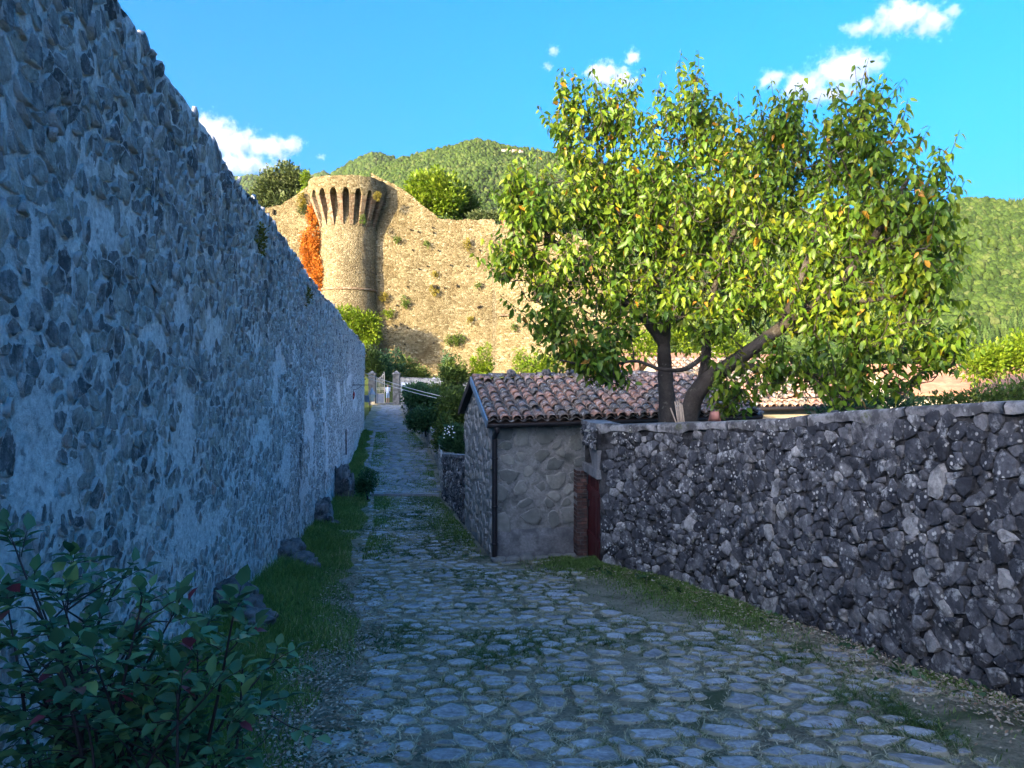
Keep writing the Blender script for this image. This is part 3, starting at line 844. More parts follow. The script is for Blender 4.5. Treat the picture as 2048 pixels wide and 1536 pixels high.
for k, (u, v) in enumerate(((.75, 2.38), (1.55, 2.36), (2.1, 2.4), (3.3, 2.36))):   # loose slabs weighing down the ridge
    V, F = rock(hp(u, v, RIDGE + .16 + .02 * u), (.11, .07, .09), 620 + k, 2, .3, .4 * k)
    mk('ridge_stone', V, F, M['outcrop'], hut, smooth=False, loc=V.mean(0))
# gutter, brackets, downpipe
gu = np.linspace(-.14, HL, 26)
prof = [(.0, 0), (-.02, -.05), (-.065, -.075), (-.11, -.05), (-.13, .005), (-.12, .005), (-.105, -.045), (-.065, -.063), (-.028, -.045), (-.012, 0)]
gl = []
for u in gu:
    for (dv_, dz) in prof: gl.append(hp(u, -ov + .03 + dv_, EAVE - ov * math.tan(sl) + .0 + dz + .02 * u))
F = grid_faces(len(gu), len(prof)).tolist(); n = len(prof); F += [list(range(n)), [len(gl) - n + k for k in range(n)]]
F += [[(i * n) + n - 1, ((i + 1) * n) + n - 1, (i + 1) * n, i * n] for i in range(len(gu) - 1)]
mk('gutter', np.array(gl), F, M['iron'], hut)
dpx = hp(.05, -ov - .03, EAVE - .14); dpw = hp(.03, -.085, EAVE - .40)
V, F = tube(crom([dpx, dpx + [0, 0, -.07], dpw + [0, 0, .06], dpw, hp(.03, -.085, -.6), hp(.03, -.09, float(lane_z(14.4)) + .0)], 6), .05, 10)
pipe = mk('downpipe', V, F, M['iron'], hut, loc=dpw)
for z in (.2, -.7, -1.4):
    V, F = tube([hp(.03, -.087, z - .02), hp(.03, -.087, z + .02)], .06, 10); mk('pipe_clip', V, F, M['iron'], pipe, loc=V.mean(0))
# barge boards at the gable
def plank(a, b, w, t, mat, name, owner, side):
    a, b = np.asarray(a, float), np.asarray(b, float); d = unit(b - a); s = np.asarray(side, float); u_ = unit(np.cross(s, d))
    b4 = np.array([a - u_ * w / 2 - s * t / 2, a + u_ * w / 2 - s * t / 2, a + u_ * w / 2 + s * t / 2, a - u_ * w / 2 + s * t / 2]); V, F = hexa(b4, b4 + (b - a))
    return mk(name, V, F, mat, owner, smooth=False, loc=V.mean(0))
sd = np.array([hf[0], hf[1], 0])
plank(hp(-.135, -ov - .02, EAVE - ov * math.tan(sl) - .0), hp(-.135, HD / 2, RIDGE + .03), .15, .03, M['zinc'], 'barge_flashing', hut, sd)
plank(hp(-.135, HD + ov, EAVE - ov * math.tan(sl) + .02), hp(-.135, HD / 2 + .02, RIDGE + .03), .15, .03, M['wood'], 'barge_board', hut, sd)
plank(hp(-.05, HD + ov, EAVE - ov * math.tan(sl) - .0), hp(-.05, HD / 2 + .02, RIDGE - .0), .03, .14, M['wood'], 'soffit_board', hut, sd)
plank(hp(-.05, -ov, EAVE - ov * math.tan(sl) - .02), hp(-.05, HD / 2, RIDGE - .02), .03, .14, M['wood'], 'soffit_board', hut, sd)
plank(hp(-.1, -.12, EAVE - .05), hp(HL, -.12, EAVE + .05), .03, .22, M['wood'], 'eave_soffit', hut, np.array([0, 0, 1.]))

# ------------------------------------------------------------------ door between hut and garden wall
D0 = np.array([1.376, 14.32]); D1 = np.array([1.475, 13.08]); dd = unit(D1 - D0); dn = np.array([-dd[1], dd[0]]) * -1   # dn points to the lane (left)
if dn[0] > 0: dn = -dn
dz0 = float(lane_z(13.7)) + .16; dz1 = -.02
dw = thing('garden_door', 'narrow dark red plank door squeezed between the hut and the garden wall', 'door', (D0[0], D0[1], dz0))
def dbox(s0, s1, z0, z1, o0, o1):
    pts = []
    for z in (z0, z1):
        for (s, o) in ((s0, o0), (s1, o0), (s1, o1), (s0, o1)):
            q = D0 + dd * s + dn * o; pts.append((q[0], q[1], z))
    return hexa(np.array(pts[:4]), np.array(pts[4:]))
DL = float(np.linalg.norm(D1 - D0))
for k in range(8):
    a = DL * k / 8; V, F = dbox(a + .004, a + DL / 8 - .004, dz0 - .1, dz1 + .01, -.04 + .004 * (k % 2), -.08); mk('plank', V, F, M['door_paint'], dw, smooth=False, loc=V.mean(0))
for z in (dz0 + .3, dz1 - .35):
    V, F = dbox(.03, DL - .03, z, z + .11, -.015, -.039); mk('ledge', V, F, M['door_paint'], dw, smooth=False, loc=V.mean(0))
V, F = dbox(.16, .2, dz0 + .85, dz0 + .98, .0, -.035); mk('handle', V, F, M['iron'], dw, smooth=False, loc=V.mean(0))
# lintel slab and the masonry above it
V, F = dbox(-.12, DL + .12, dz1 + .012, dz1 + .17, .06, -.3); mk('lintel', V, F, M['plinth'], dw, smooth=False, loc=V.mean(0))
V, F = dbox(-.1, DL + .1, dz1 + .50, float(gw_top(13.6)) - .05, .045, -.32); mk('arch_masonry', V, F, M['garden_mortar'], dw, smooth=False, loc=V.mean(0))
V, F = dbox(DL * .42, DL + .1, dz1 + .172, dz1 + .497, .04, -.3); V[[0, 3]] = V[[0, 3]] + np.array([dd[0], dd[1], 0]) * .38
mk('relieving_block', V, F, M['plinth'], dw, smooth=False, loc=V.mean(0))
V, F = dbox(-.1, .18, dz1 + .172, dz1 + .497, .0, -.3); mk('relieving_block', V, F, M['garden_mortar'], dw, smooth=False, loc=V.mean(0))
V, F = dbox(-.1, DL + .05, dz1 + .15, dz1 + .52, -.24, -.34); mk('arch_back', V, F, M['garden_mortar'], dw, smooth=False, loc=V.mean(0))
r7 = np.random.default_rng(7); ms = []
for k in range(60):
    s = r7.uniform(0, DL); z = r7.uniform(dz1 + .52, float(gw_top(13.6)) - .06)
    q = D0 + dd * s + dn * .05; V, F = rock((q[0], q[1], z), (r7.uniform(.03, .06), r7.uniform(.06, .13), r7.uniform(.03, .06)), 800 + k, 2, .35); ms.append(V)
pieces(dw, 'stone', np.array(ms), F.tolist(), r7.random((60, 3)), np.ones(60), M['garden_stone'], 300, smooth=False)
V, F = dbox(-.12, DL + .1, float(gw_top(13.6)) - .047, float(gw_top(13.6)) + .03, .07, -.36); mk('coping', V, F, M['coping'], dw, smooth=False, loc=V.mean(0))
V, F = dbox(-.05, DL + .02, dz0 - .3, dz0 - .11, .12, -.3); mk('threshold', V, F, M['plinth'], dw, smooth=False, loc=V.mean(0))
# brick jambs
def jamb(x0, y0, w, d, z0, z1, owner, seed):
    r = np.random.default_rng(seed); n = int((z1 - z0) / .072)
    for k in range(n):
        z = z0 + (k + .5) * (z1 - z0) / n; long = k % 2
        for c in range(2):
            ww = (w * (.62 if (c == 0) == (long == 0) else .38)) - .008
            xx = x0 + (w * (.31 if long == 0 else .19) if c == 0 else w * (.81 if long == 0 else .69))
            V, F = box((xx + r.normal(0, .003), y0 + d / 2 + r.normal(0, .006), z), (ww, d, .058), .10)
            mk('brick', V, F, M['brick'], owner, rnd=(r.random(), r.random(), 0), smooth=False, loc=V.mean(0))
    V, F = box((x0 + w / 2, y0 + d / 2 + .012, (z0 + z1) / 2), (w - .012, d - .01, z1 - z0), .10)
    mk('jamb_mortar', V, F, M['plinth'], owner, smooth=False, loc=V.mean(0))
jamb(1.19, 14.33, .2, .34, dz0 - .1, dz1 + .012, dw, 1)

# ------------------------------------------------------------------ low walls beyond the hut
def free_wall(owner, path, top, base, thick, mat, smat, su, sv, seed, nmax, capmat, face_sign=1, relief=(.015, .05)):
    """short stone wall along a path of (x,y); top/base are functions of arc length fraction"""
    P = crom(path, 12); sg = np.hypot(*np.diff(P, axis=0).T); S = np.concatenate([[0], np.cumsum(sg)]); L = S[-1]
    def at(s, off):
        x = np.interp(s, S, P[:, 0]); y = np.interp(s, S, P[:, 1]); e = .2
        dx = np.interp(s + e, S, P[:, 0]) - np.interp(s - e, S, P[:, 0]); dy = np.interp(s + e, S, P[:, 1]) - np.interp(s - e, S, P[:, 1]); l = np.hypot(dx, dy) + 1e-9
        return x - dy / l * off * face_sign, y + dx / l * off * face_sign, dx / l, dy / l
    ss = np.linspace(0, L, max(6, int(L / .15))); rows = []
    for (o, f) in ((0, 0), (0, .33), (0, .66), (0, 1), (-thick, 1), (-thick, 0)):
        x, y, _, _ = at(ss, o); rows.append(np.stack([x, y, base(ss / L) + (top(ss / L) - base(ss / L)) * f], -1))
    V = np.stack(rows, 1); V = V.reshape(-1, 3)
    V[:, :2] += (.03 * vnoise(V, 2.5, seed, 2))[:, None]
    F = grid_faces(len(ss), 6).tolist(); F += [[0, 1, 2, 3, 4, 5], [len(V) - 6 + k for k in range(6)][::-1]]
    mk('wall_core', V, F, mat, owner, smooth=False)
    C, th, R = cells(0, L, float(base(np.array([0.5]))[0]) - 1.5, float(top(np.array([0.5]))[0]) + 1.5, su, sv, drop=.25, big=.15, jit=.43, rmax=1.2 * su, seed=seed)
    ok = (C[:, 1] > base(C[:, 0] / L) + .0) & (C[:, 1] < top(C[:, 0] / L) - .06)
    C, th, R = C[ok], th[ok], R[ok]; N = len(C); r = np.random.default_rng(seed)
    R = R * r.uniform(.82, 1.02, N)[:, None] * r.uniform(.85, 1.1, R.shape)
    x, y, tx, ty = at(C[:, 0], 0.0); Nn = np.stack([-ty, tx, 0 * tx], 1) * face_sign
    P3 = stone_verts(np.stack([x, y, C[:, 1]], 1), np.stack([tx, ty, 0 * tx], 1), np.tile([0, 0, 1.], (N, 1)), Nn, th, R, r.uniform(*relief, N), seed, sink=.06, flat=.64, tilt=.35)
    pieces(owner, 'stone', P3, STONE_F, stone_rnd(r.random((N, 3))), screen_score(P3.mean(1), R.mean(1) * 2), smat, nmax, smooth=False)
    if capmat:
        rows = []
        for (o, dz) in ((.03, -.03), (.03, .05), (-thick - .03, .05), (-thick - .03, -.03)):
            x, y, _, _ = at(ss, o); z = top(ss / L) + dz; q = np.stack([x, y, z], -1); q[:, 2] += .02 * vnoise(q, 4, 9, 2); rows.append(q)
        V = np.stack(rows, 1).reshape(-1, 3); F = grid_faces(len(ss), 4).tolist() + [[0, 1, 2, 3], [len(V) - 4 + k for k in range(4)][::-1]]
        F += [[i * 4 + 3, (i + 1) * 4 + 3, (i + 1) * 4, i * 4] for i in range(len(ss) - 1)]
        mk('coping', V, F, capmat, owner, smooth=False)
lw = thing('low_wall', 'short dark stone wall with pale coping running on from the hut gable', 'stone wall', (-1.5, 21.5, float(lane_z(21.5))))
free_wall(lw, [(-1.22, 19.45), (-1.62, 22.0), (-2.3, 25.6)], lambda f: np.interp(f, [0, 1], [-.25, -.78]), lambda f: lane_z(19.5 + 6 * f) - .3, .45, M['garden_mortar'], M['garden_stone'], .22, .15, 81, 120, M['coping'], 1)
rw = thing('retaining_wall', 'long low retaining wall under the green shrubs beside the paved ramp', 'stone wall', (-4.2, 38, float(lane_z(38.))))
free_wall(rw, [(-2.35, 26.2), (-3.2, 33), (-4.5, 40), (-7.05, 52), (-8.6, 60)], lambda f: lane_z(26 + 34 * f) + np.interp(f, [0, .3, 1], [1.15, 1.05, .6]), lambda f: lane_z(26 + 34 * f) - .3, .5, M['mortar2'] if 'mortar2' in M else M['render'], M['hut_stone'], .3, .22, 83, 150, None, 1)
# ------------------------------------------------------------------ castle: curtain wall and round tower
def masonry_mat(name, stops, sx=1.7, sz=3.0, joint=(.30, .26, .19), jw=.05, stain=None, bump=.8):
    t = NT(name)
    mp = t.n('ShaderNodeMapping'); mp.inputs['Scale'].default_value = (sx, sx, sz); t.l(t.pos, mp.inputs[0])
    vo = t.n('ShaderNodeTexVoronoi'); vo.inputs['Scale'].default_value = 1.0; t.l(mp.outputs[0], vo.inputs['Vector'])
    sp = t.n('ShaderNodeSeparateColor'); t.l(vo.outputs['Color'], sp.inputs[0])
    ve = t.n('ShaderNodeTexVoronoi', feature='DISTANCE_TO_EDGE'); ve.inputs['Scale'].default_value = 1.0; t.l(mp.outputs[0], ve.inputs['Vector'])
    c = t.ramp(sp.outputs[0], stops)
    c = t.mix(1., c, t.ramp(t.noise(6, 6, .7), [(.3, .7), (.7, 1.25)]), 'MULTIPLY')
    c = t.mix(t.ramp(ve.outputs['Distance'], [(jw * .5, 1.), (jw * 1.6, 0.)]), c, joint)
    big = t.ramp(t.noise(.22, 5, .6), [(.35, .72), (.65, 1.12)])
    c = t.mix(1., c, big, 'MULTIPLY')
    if stain: c = t.mix(t.mul(t.ramp(t.noise(stain[1], 5, .65), [(.52, 0.), (.68, 1.)]), stain[2]), c, stain[0])
    h = t.n('ShaderNodeMath', operation='ADD'); t.l(t.ramp(ve.outputs['Distance'], [(0., 0.), (.2, 1.)]), h.inputs[0]); t.l(t.noise(5, 6, .7), h.inputs[1])
    t.bump(h.outputs[0], bump, .12)
    return t.fin(c, .95, .1)
CS = [(0, (0.101, 0.077, 0.038)), (.2, (0.167, 0.133, 0.068)), (.55, (0.229, 0.187, 0.104)), (.85, (0.285, 0.243, 0.143)), (1, (0.355, 0.315, 0.205))]
M['castle'] = masonry_mat('castle', CS, 3.0, 5.2, joint=(0.193, 0.161, 0.090), stain=((0.101, 0.072, 0.032), .35, .55))
M['castle_tower'] = masonry_mat('castle_tower', [(0, (0.142, 0.112, 0.059)), (.4, (0.223, 0.185, 0.103)), (1, (0.336, 0.295, 0.184))], 3.2, 5.4, joint=(0.204, 0.170, 0.108), jw=.07, stain=((0.127, 0.095, 0.051), .3, .4))
M['corbel'] = masonry_mat('corbel', [(0, (0.175, 0.098, 0.056)), (.5, (0.282, 0.197, 0.125)), (1, (0.402, 0.341, 0.250))], 2.5, 8, joint=(0.268, 0.216, 0.150), jw=.06)
M['dark_hole'] = plain('dark_hole', (.03, .025, .02), .95, .0)

def curtain(name, label, prof, Y0, Y1, base_z, thick, mat, seed, loc):
    """prof: (photo x, photo y) of the wall top; depth runs linearly from Y0 to Y1 over the run"""
    o = thing(name, label, 'castle wall', loc)
    xs = np.array([p[0] for p in prof], float); tops = np.array([p[1] for p in prof], float)
    xi = np.arange(xs[0], xs[-1] + .1, 4.0)
    Yd = np.interp(xi, [xs[0], xs[-1]], [Y0, Y1]); ty = np.interp(xi, xs, tops)
    X = (xi - 1024) / F_PX * Yd; Zt = CAM_H - (ty - 768) / F_PX * Yd
    p3 = np.stack([X, Yd, 0 * X], 1); Zt = Zt + .18 * vnoise(p3, .9, seed, 3) + .1 * vnoise(p3, 3.1, seed + 1, 1)
    nz = 90; T = np.linspace(0, 1, nz)
    V = np.stack([np.repeat(X, nz), np.repeat(Yd, nz), (base_z + (Zt - base_z)[:, None] * T[None]).ravel()], 1)
    V[:, 1] -= .10 * vnoise(V, .7, seed + 2, 2) + .05 * vnoise(V, 2.6, seed + 3, 2)
    mk('wall_face', V, grid_faces(len(xi), nz), mat, o)
    a = V.reshape(len(xi), nz, 3)[:, -1]; b = a + [0, thick, 0]; c = np.stack([X, Yd + thick, 0 * X + base_z], 1)
    mk('wall_back', np.stack([a + [0, 0, -.002], b, c], 1).reshape(-1, 3), grid_faces(len(xi), 3), mat, o, smooth=False)
    e = [V.reshape(len(xi), nz, 3)[k][[0, -1]] for k in (0, -1)]
    for k in (0, 1):
        q = np.array([e[k][0], e[k][1], e[k][1] + [0, thick, 0], e[k][0] + [0, thick, 0]]); mk('wall_end', q, [[0, 1, 2, 3]], mat, o, smooth=False)
    return o
cw_l = curtain('castle_wall', 'sunlit castle wall left of the round tower with a rising ragged top', [(430, 420), (525, 416), (560, 412), (585, 396), (606, 380), (640, 352)], 94, 94, 1.5, 1.6, M['castle'], 1, (-32, 96, 2.5))
cw_r = curtain('castle_wall', 'sunlit castle wall right of the tower, sloping down to a level top', [(742, 345), (770, 362), (790, 368), (812, 385), (835, 402), (858, 422), (880, 437), (930, 439), (985, 440), (992, 441)], 94.3, 94.4, 1.0, 1.6, M['castle'], 5, (-10, 97, 2.5))
cw_f = curtain('castle_wall', 'farther castle wall with quoin corner seen through the cherry tree', [(984.5, 444), (1010, 452), (1060, 446), (1150, 470), (1210, 500), (1260, 560), (1300, 640)], 94.2, 89, .5, 1.6, M['castle'], 9, (4, 95, 2))
# openings and loose masonry on the walls
def slot(owner, x, y, w, h, Y, mat=None):
    c = px(x, y, Y); V, F = box(c, (w / F_PX * Y, .3, h / F_PX * Y)); mk('window_opening', V, F, mat or M['dark_hole'], owner, smooth=False, loc=c)
slot(cw_r, 868, 574, 11, 7, 94.05); slot(cw_l, 547, 424, 3, 10, 93.85)
slot(cw_f, 1072, 592, 9, 26, 92.7); slot(cw_f, 1178, 512, 22, 40, 91.0); slot(cw_f, 1140, 470, 8, 12, 91.6)
for k, (x, y, w, h) in enumerate([(1180, 545, 50, 8), (1110, 632, 44, 6), (1015, 630, 34, 4)]):
    Y = (90.8, 92.0, 93.7)[k]; c = px(x, y, Y); V, F = box(c, (w / F_PX * Y, .5, h / F_PX * Y)); mk('string_course', V, F, M['corbel'], cw_f, smooth=False, loc=c)
r5 = np.random.default_rng(12)
for k in range(26):   # putlog holes
    x_, y_ = r5.uniform(790, 975), 460 + 38 * (k % 7) + r5.normal(0, 3); c = px(x_, y_, 94.2); V, F = box(c, (.16, .3, .16)); mk('putlog_hole', V, F, M['dark_hole'], cw_r, smooth=False, loc=c)
qx = px(985, 600, 94.1)
for k in range(44):   # quoin blocks at the corner
    z = 1.2 + k * .46; V, F = box((qx[0] + (.22 if k % 2 else .32), 94.12, z), (.44 if k % 2 else .64, .16, .42)); mk('quoin', V, F, M['castle_tower'], cw_f, smooth=False, loc=V.mean(0))

tcx, tcy = (696 - 1024) / F_PX * 94.6, 94.6
tower = thing('castle_tower', 'round sunlit castle tower with a crown of arches on tall corbels', 'tower', (tcx, tcy, 2.5))
def lathe(prof, n=96, cx=tcx, cy=tcy):
    th = np.linspace(0, 2 * math.pi, n, endpoint=False); V = []
    for (r, z) in prof: V += [(cx + r * math.sin(t), cy - r * math.cos(t), z) for t in th]
    F = []
    for i in range(len(prof) - 1):
        for j in range(n): F.append([i * n + j, i * n + (j + 1) % n, (i + 1) * n + (j + 1) % n, (i + 1) * n + j])
    return np.array(V), F
zs = np.arange(1.0, 12.9, .4); prof = [(3.50 + .95 * ((12.9 - z) / 11.9) ** 1.15, z) for z in zs] + [(3.50, 12.85)]
V, F = lathe(prof); V[:, :2] += (.07 * vnoise(V, 1.4, 4, 2))[:, None] * unit(V[:, :2] - [tcx, tcy]); mk('tower_base', V, F, M['castle_tower'], tower)
V, F = lathe([(3.46, 12.8), (3.62, 12.82), (3.66, 12.95), (3.60, 13.08), (3.46, 13.1)]); mk('string_course', V, F, M['corbel'], tower)
V, F = lathe([(3.48, z) for z in np.arange(13.0, 26.0, .4)]); V[:, :2] += (.05 * vnoise(V, 1.6, 5, 2))[:, None] * unit(V[:, :2] - [tcx, tcy]); mk('tower_shaft', V, F, M['castle_tower'], tower)
NB = 20; da = 2 * math.pi / NB; RO, RI, ZS, ZT = 4.76, 3.46, 23.75, 26.1
m = 18; th = []; zb = []
for b in range(NB):
    for j in range(m):
        f = (j + .0) / m - .5; ph = f * da; th.append(.158 + b * da + ph)
        hw = .088; zb.append(ZS + .12 + (.78 * math.sqrt(max(0, 1 - (ph / hw) ** 2)) if abs(ph) < hw else 0))
th = np.array(th); zb = np.array(zb); n = len(th)
pt = lambda r, z: np.stack([tcx + r * np.sin(th), tcy - r * np.cos(th), z + 0 * th], 1)
zt = ZT + .12 * vnoise(pt(RO, 0), .8, 7, 2) + .06 * vnoise(pt(RO, 0), 2.5, 8, 1)
rings = [pt(3.40, zb), pt(RO, zb), pt(RO + .01, zb + (zt - zb) * .4), pt(RO - .02, zb + (zt - zb) * .7), pt(RO - .04, zt), pt(RO - .75, zt), pt(RO - .75, zt * 0 + 24.9), pt(0.05, zt * 0 + 24.9)]
V = np.vstack(rings); F = [[i * n + j, i * n + (j + 1) % n, (i + 1) * n + (j + 1) % n, (i + 1) * n + j] for i in range(len(rings) - 1) for j in range(n)]
mk('parapet', V, F, M['castle'], tower, smooth=False)
for b in range(NB):   # tapering corbels between the arches
    a0 = .158 + (b + .5) * da; hw = .066
    V = []
    for (r, z, k) in ((3.44, 20.55, .8), (3.55, 20.55, .8), (RO - .06, ZS + .02, 1.), (RO - .06, ZS + .14, 1.), (3.44, ZS + .14, 1.)):
        for s in (-1, 1):
            t = a0 + s * hw * k * (RO / max(r, 3.9) if r > 3.9 else 1.12); V.append((tcx + r * math.sin(t), tcy - r * math.cos(t), z))
    V = np.array(V); F = [[0, 2, 4, 6, 8], [1, 9, 7, 5, 3], [0, 1, 3, 2], [2, 3, 5, 4], [4, 5, 7, 6], [6, 7, 9, 8], [8, 9, 1, 0]]
    mk('corbel', V, F, M['corbel'], tower, smooth=False, loc=V.mean(0))

# ------------------------------------------------------------------ hills with woods
M['hill'] = rock_mat('hill', [(.25, (0.020, 0.043, 0.013)), (.5, (0.030, 0.059, 0.016)), (.75, (0.044, 0.070, 0.022))], grain=.05, bump=.3, bdist=3, use_rnd=False)
M['wood'] = M['wood']
def wood_mat(name, stops, sc):
    t = NT(name); oi = t.n('ShaderNodeObjectInfo')
    c = t.ramp(oi.outputs['Random'], stops); c = t.mix(1., c, t.ramp(t.noise(sc, 4, .7), [(.3, .55), (.7, 1.35)]), 'MULTIPLY')
    t.bump(t.noise(sc * 1.5, 4, .7), .8, 1.0)
    return t.fin(c, .9, .1)
M['broadleaf'] = wood_mat('broadleaf', [(0, (0.020, 0.040, 0.007)), (.5, (0.036, 0.067, 0.012)), (.85, (0.056, 0.089, 0.016)), (1, (0.072, 0.091, 0.029))], .5)
M['conifer'] = wood_mat('conifer', [(0, (0.024, 0.051, 0.013)), (.5, (0.048, 0.086, 0.019)), (1, (0.076, 0.114, 0.029))], .6)
def crown_proto(name, conifer, seed):
    if not conifer:
        V, F = ICO[3]; V = V * (1 + .28 * vnoise(V, 2.2, seed, 3))[:, None] * [1, 1, 1.1] + [0, 0, .9]
        return V, F
    r = np.random.default_rng(seed); V = []; F = []
    for L in range(7):
        z0 = .3 + L * .42; rr = .95 * (1 - L / 7.6); k = 9; c = len(V); V.append((0, 0, z0 + .75))
        for j in range(k):
            a = 2 * math.pi * (j + r.random() * .5) / k; q = rr * r.uniform(.6, 1.1); V.append((q * math.cos(a), q * math.sin(a), z0 - .15 * r.random()))
        F += [[c, c + 1 + j, c + 1 + (j + 1) % k] for j in range(k)]
    return np.array(V), np.array(F)
def proto_obj(name, conifer, seed, mat):
    V, F = crown_proto(name, conifer, seed); me = bpy.data.meshes.new(name)
    me.from_pydata(V.tolist(), [], F.tolist()); me.materials.append(mat)
    me.polygons.foreach_set('use_smooth', np.ones(len(me.polygons), bool))
    return bpy.data.objects.new(name, me)
PROTO_B = proto_obj('broadleaf_crown', False, 3, M['broadleaf']); PROTO_C = proto_obj('conifer_crown', True, 4, M['conifer'])
def forest(name, pts, scl, proto, label):
    me = bpy.data.meshes.new(name); me.vertices.add(len(pts)); me.vertices.foreach_set('co', pts.astype(np.float32).ravel())
    a = me.attributes.new('scl', 'FLOAT_VECTOR', 'POINT'); a.data.foreach_set('vector', scl.astype(np.float32).ravel())
    a = me.attributes.new('rz', 'FLOAT_VECTOR', 'POINT'); q = np.zeros_like(pts, np.float32); q[:, 2] = rng.uniform(0, 6.28, len(pts)); a.data.foreach_set('vector', q.ravel())
    me.update(); o = bpy.data.objects.new(name, me); COL.objects.link(o)
    g = bpy.data.node_groups.new(name, 'GeometryNodeTree')
    g.interface.new_socket('Geometry', in_out='INPUT', socket_type='NodeSocketGeometry'); g.interface.new_socket('Geometry', in_out='OUTPUT', socket_type='NodeSocketGeometry')
    i = g.nodes.new('NodeGroupInput'); u = g.nodes.new('NodeGroupOutput'); ip = g.nodes.new('GeometryNodeInstanceOnPoints')
    ob = g.nodes.new('GeometryNodeObjectInfo'); ob.inputs['Object'].default_value = proto; ob.inputs['As Instance'].default_value = True
    na = g.nodes.new('GeometryNodeInputNamedAttribute'); na.data_type = 'FLOAT_VECTOR'; na.inputs['Name'].default_value = 'scl'
    nr = g.nodes.new('GeometryNodeInputNamedAttribute'); nr.data_type = 'FLOAT_VECTOR'; nr.inputs['Name'].default_value = 'rz'
    g.links.new(i.outputs[0], ip.inputs['Points']); g.links.new(ob.outputs['Geometry'], ip.inputs['Instance'])
    g.links.new(na.outputs[0], ip.inputs['Scale']); g.links.new(nr.outputs[0], ip.inputs['Rotation']); g.links.new(ip.outputs[0], u.inputs[0])
    md = o.modifiers.new('instances', 'NODES'); md.node_group = g
    tag(o, label, 'woodland', kind='stuff'); return o
def hill(name, ridge, Dr, Df, zf, seed, n_trees, tree_r, proto, label, spur=.12, nt=60, conif=None, xpad=0):
    xs = np.array([p[0] for p in ridge], float); yr = np.array([p[1] for p in ridge], float)
    xi = np.linspace(xs[0], xs[-1], 160); t = np.linspace(0, 1.35, nt)
    def surf(xp, tt):
        Dd = Df + (Dr - Df) * tt; y_r = np.interp(xp, xs, yr)
        zr = CAM_H - (y_r - 768) / F_PX * Dr
        X = (xp - 1024) / F_PX * Dd
        s = np.clip(tt, 0, 1); prof = s ** 1.05
        z = zf + (zr - zf) * prof - np.clip(tt - 1, 0, 1) * (zr - zf) * 1.2
        p = np.stack([X, Dd, 0 * X], -1).reshape(-1, 3)
        sp = (vnoise(p, 4.5 / Dr * 2, seed, 4).reshape(X.shape)) * spur * (zr - zf) * np.clip((1 - tt) * 3, 0, 1) * np.clip(tt * 4, 0, 1)
        return np.stack([X, Dd, z + sp], -1)
    A, B = np.meshgrid(xi, t, indexing='ij')
    h = mk(name, surf(A, B).reshape(-1, 3), grid_faces(160, nt), M['hill']); h['kind'] = 'structure'
    r = np.random.default_rng(seed); xp = r.uniform(xs[0], xs[-1], n_trees); tt = r.uniform(0, 1, n_trees) ** .8 * 1.02
    pts = surf(xp, tt); s = tree_r * r.uniform(.6, 1.35, n_trees)
    sc = np.stack([s, s, s * r.uniform(.8, 1.2, n_trees)], 1)
    if conif is None: forest(name + '_wood', pts, sc, proto, label)
    else:
        cm = vnoise(pts, 6 / Dr, seed + 3, 2) + conif(tt) > 0
        forest(name + '_wood', pts[~cm], sc[~cm], PROTO_B, label + ', broadleaved')
        sc2 = sc[cm] * [1.15, 1.15, .95]; forest(name + '_pines', pts[cm], sc2, PROTO_C, label + ', conifers')
hill('far_ridge', [(300, 372), (440, 362), (500, 357), (560, 360), (640, 352), (700, 350), (760, 366)], 3600, 2700, 150, 5, 9000, 9, PROTO_B, 'pale distant wooded ridge left of the tower', .1)
hill('back_hill', [(640, 372), (700, 331), (725, 320), (745, 311), (768, 316), (792, 323), (820, 330), (900, 345), (1000, 380)], 2300, 1700, 250, 7, 9000, 6, PROTO_B, 'small wooded peak behind the tower', .1)
hill('main_hill', [(560, 470), (640, 410), (700, 362), (760, 336), (800, 322), (850, 308), (905, 295), (930, 287), (960, 283), (985, 287), (1005, 296), (1040, 300), (1080, 305), (1140, 320), (1250, 345), (1400, 380), (1550, 410), (1700, 440), (1850, 470), (2000, 500)], 1550, 750, -25, 9, 62000, 3.3, PROTO_B, 'broad green wooded hill behind the castle', .16, nt=70)
hill('right_hill', [(1500, 520), (1700, 470), (1800, 448), (1850, 436), (1905, 412), (1935, 404), (1965, 406), (2000, 412), (2048, 414), (2150, 400), (2300, 380), (2500, 350)], 1000, 380, -30, 13, 24000, 3.4, PROTO_C, 'steep green wooded slope at the right edge', .10, nt=70, conif=lambda tt: .35 - 1.2 * np.abs(tt - .3))

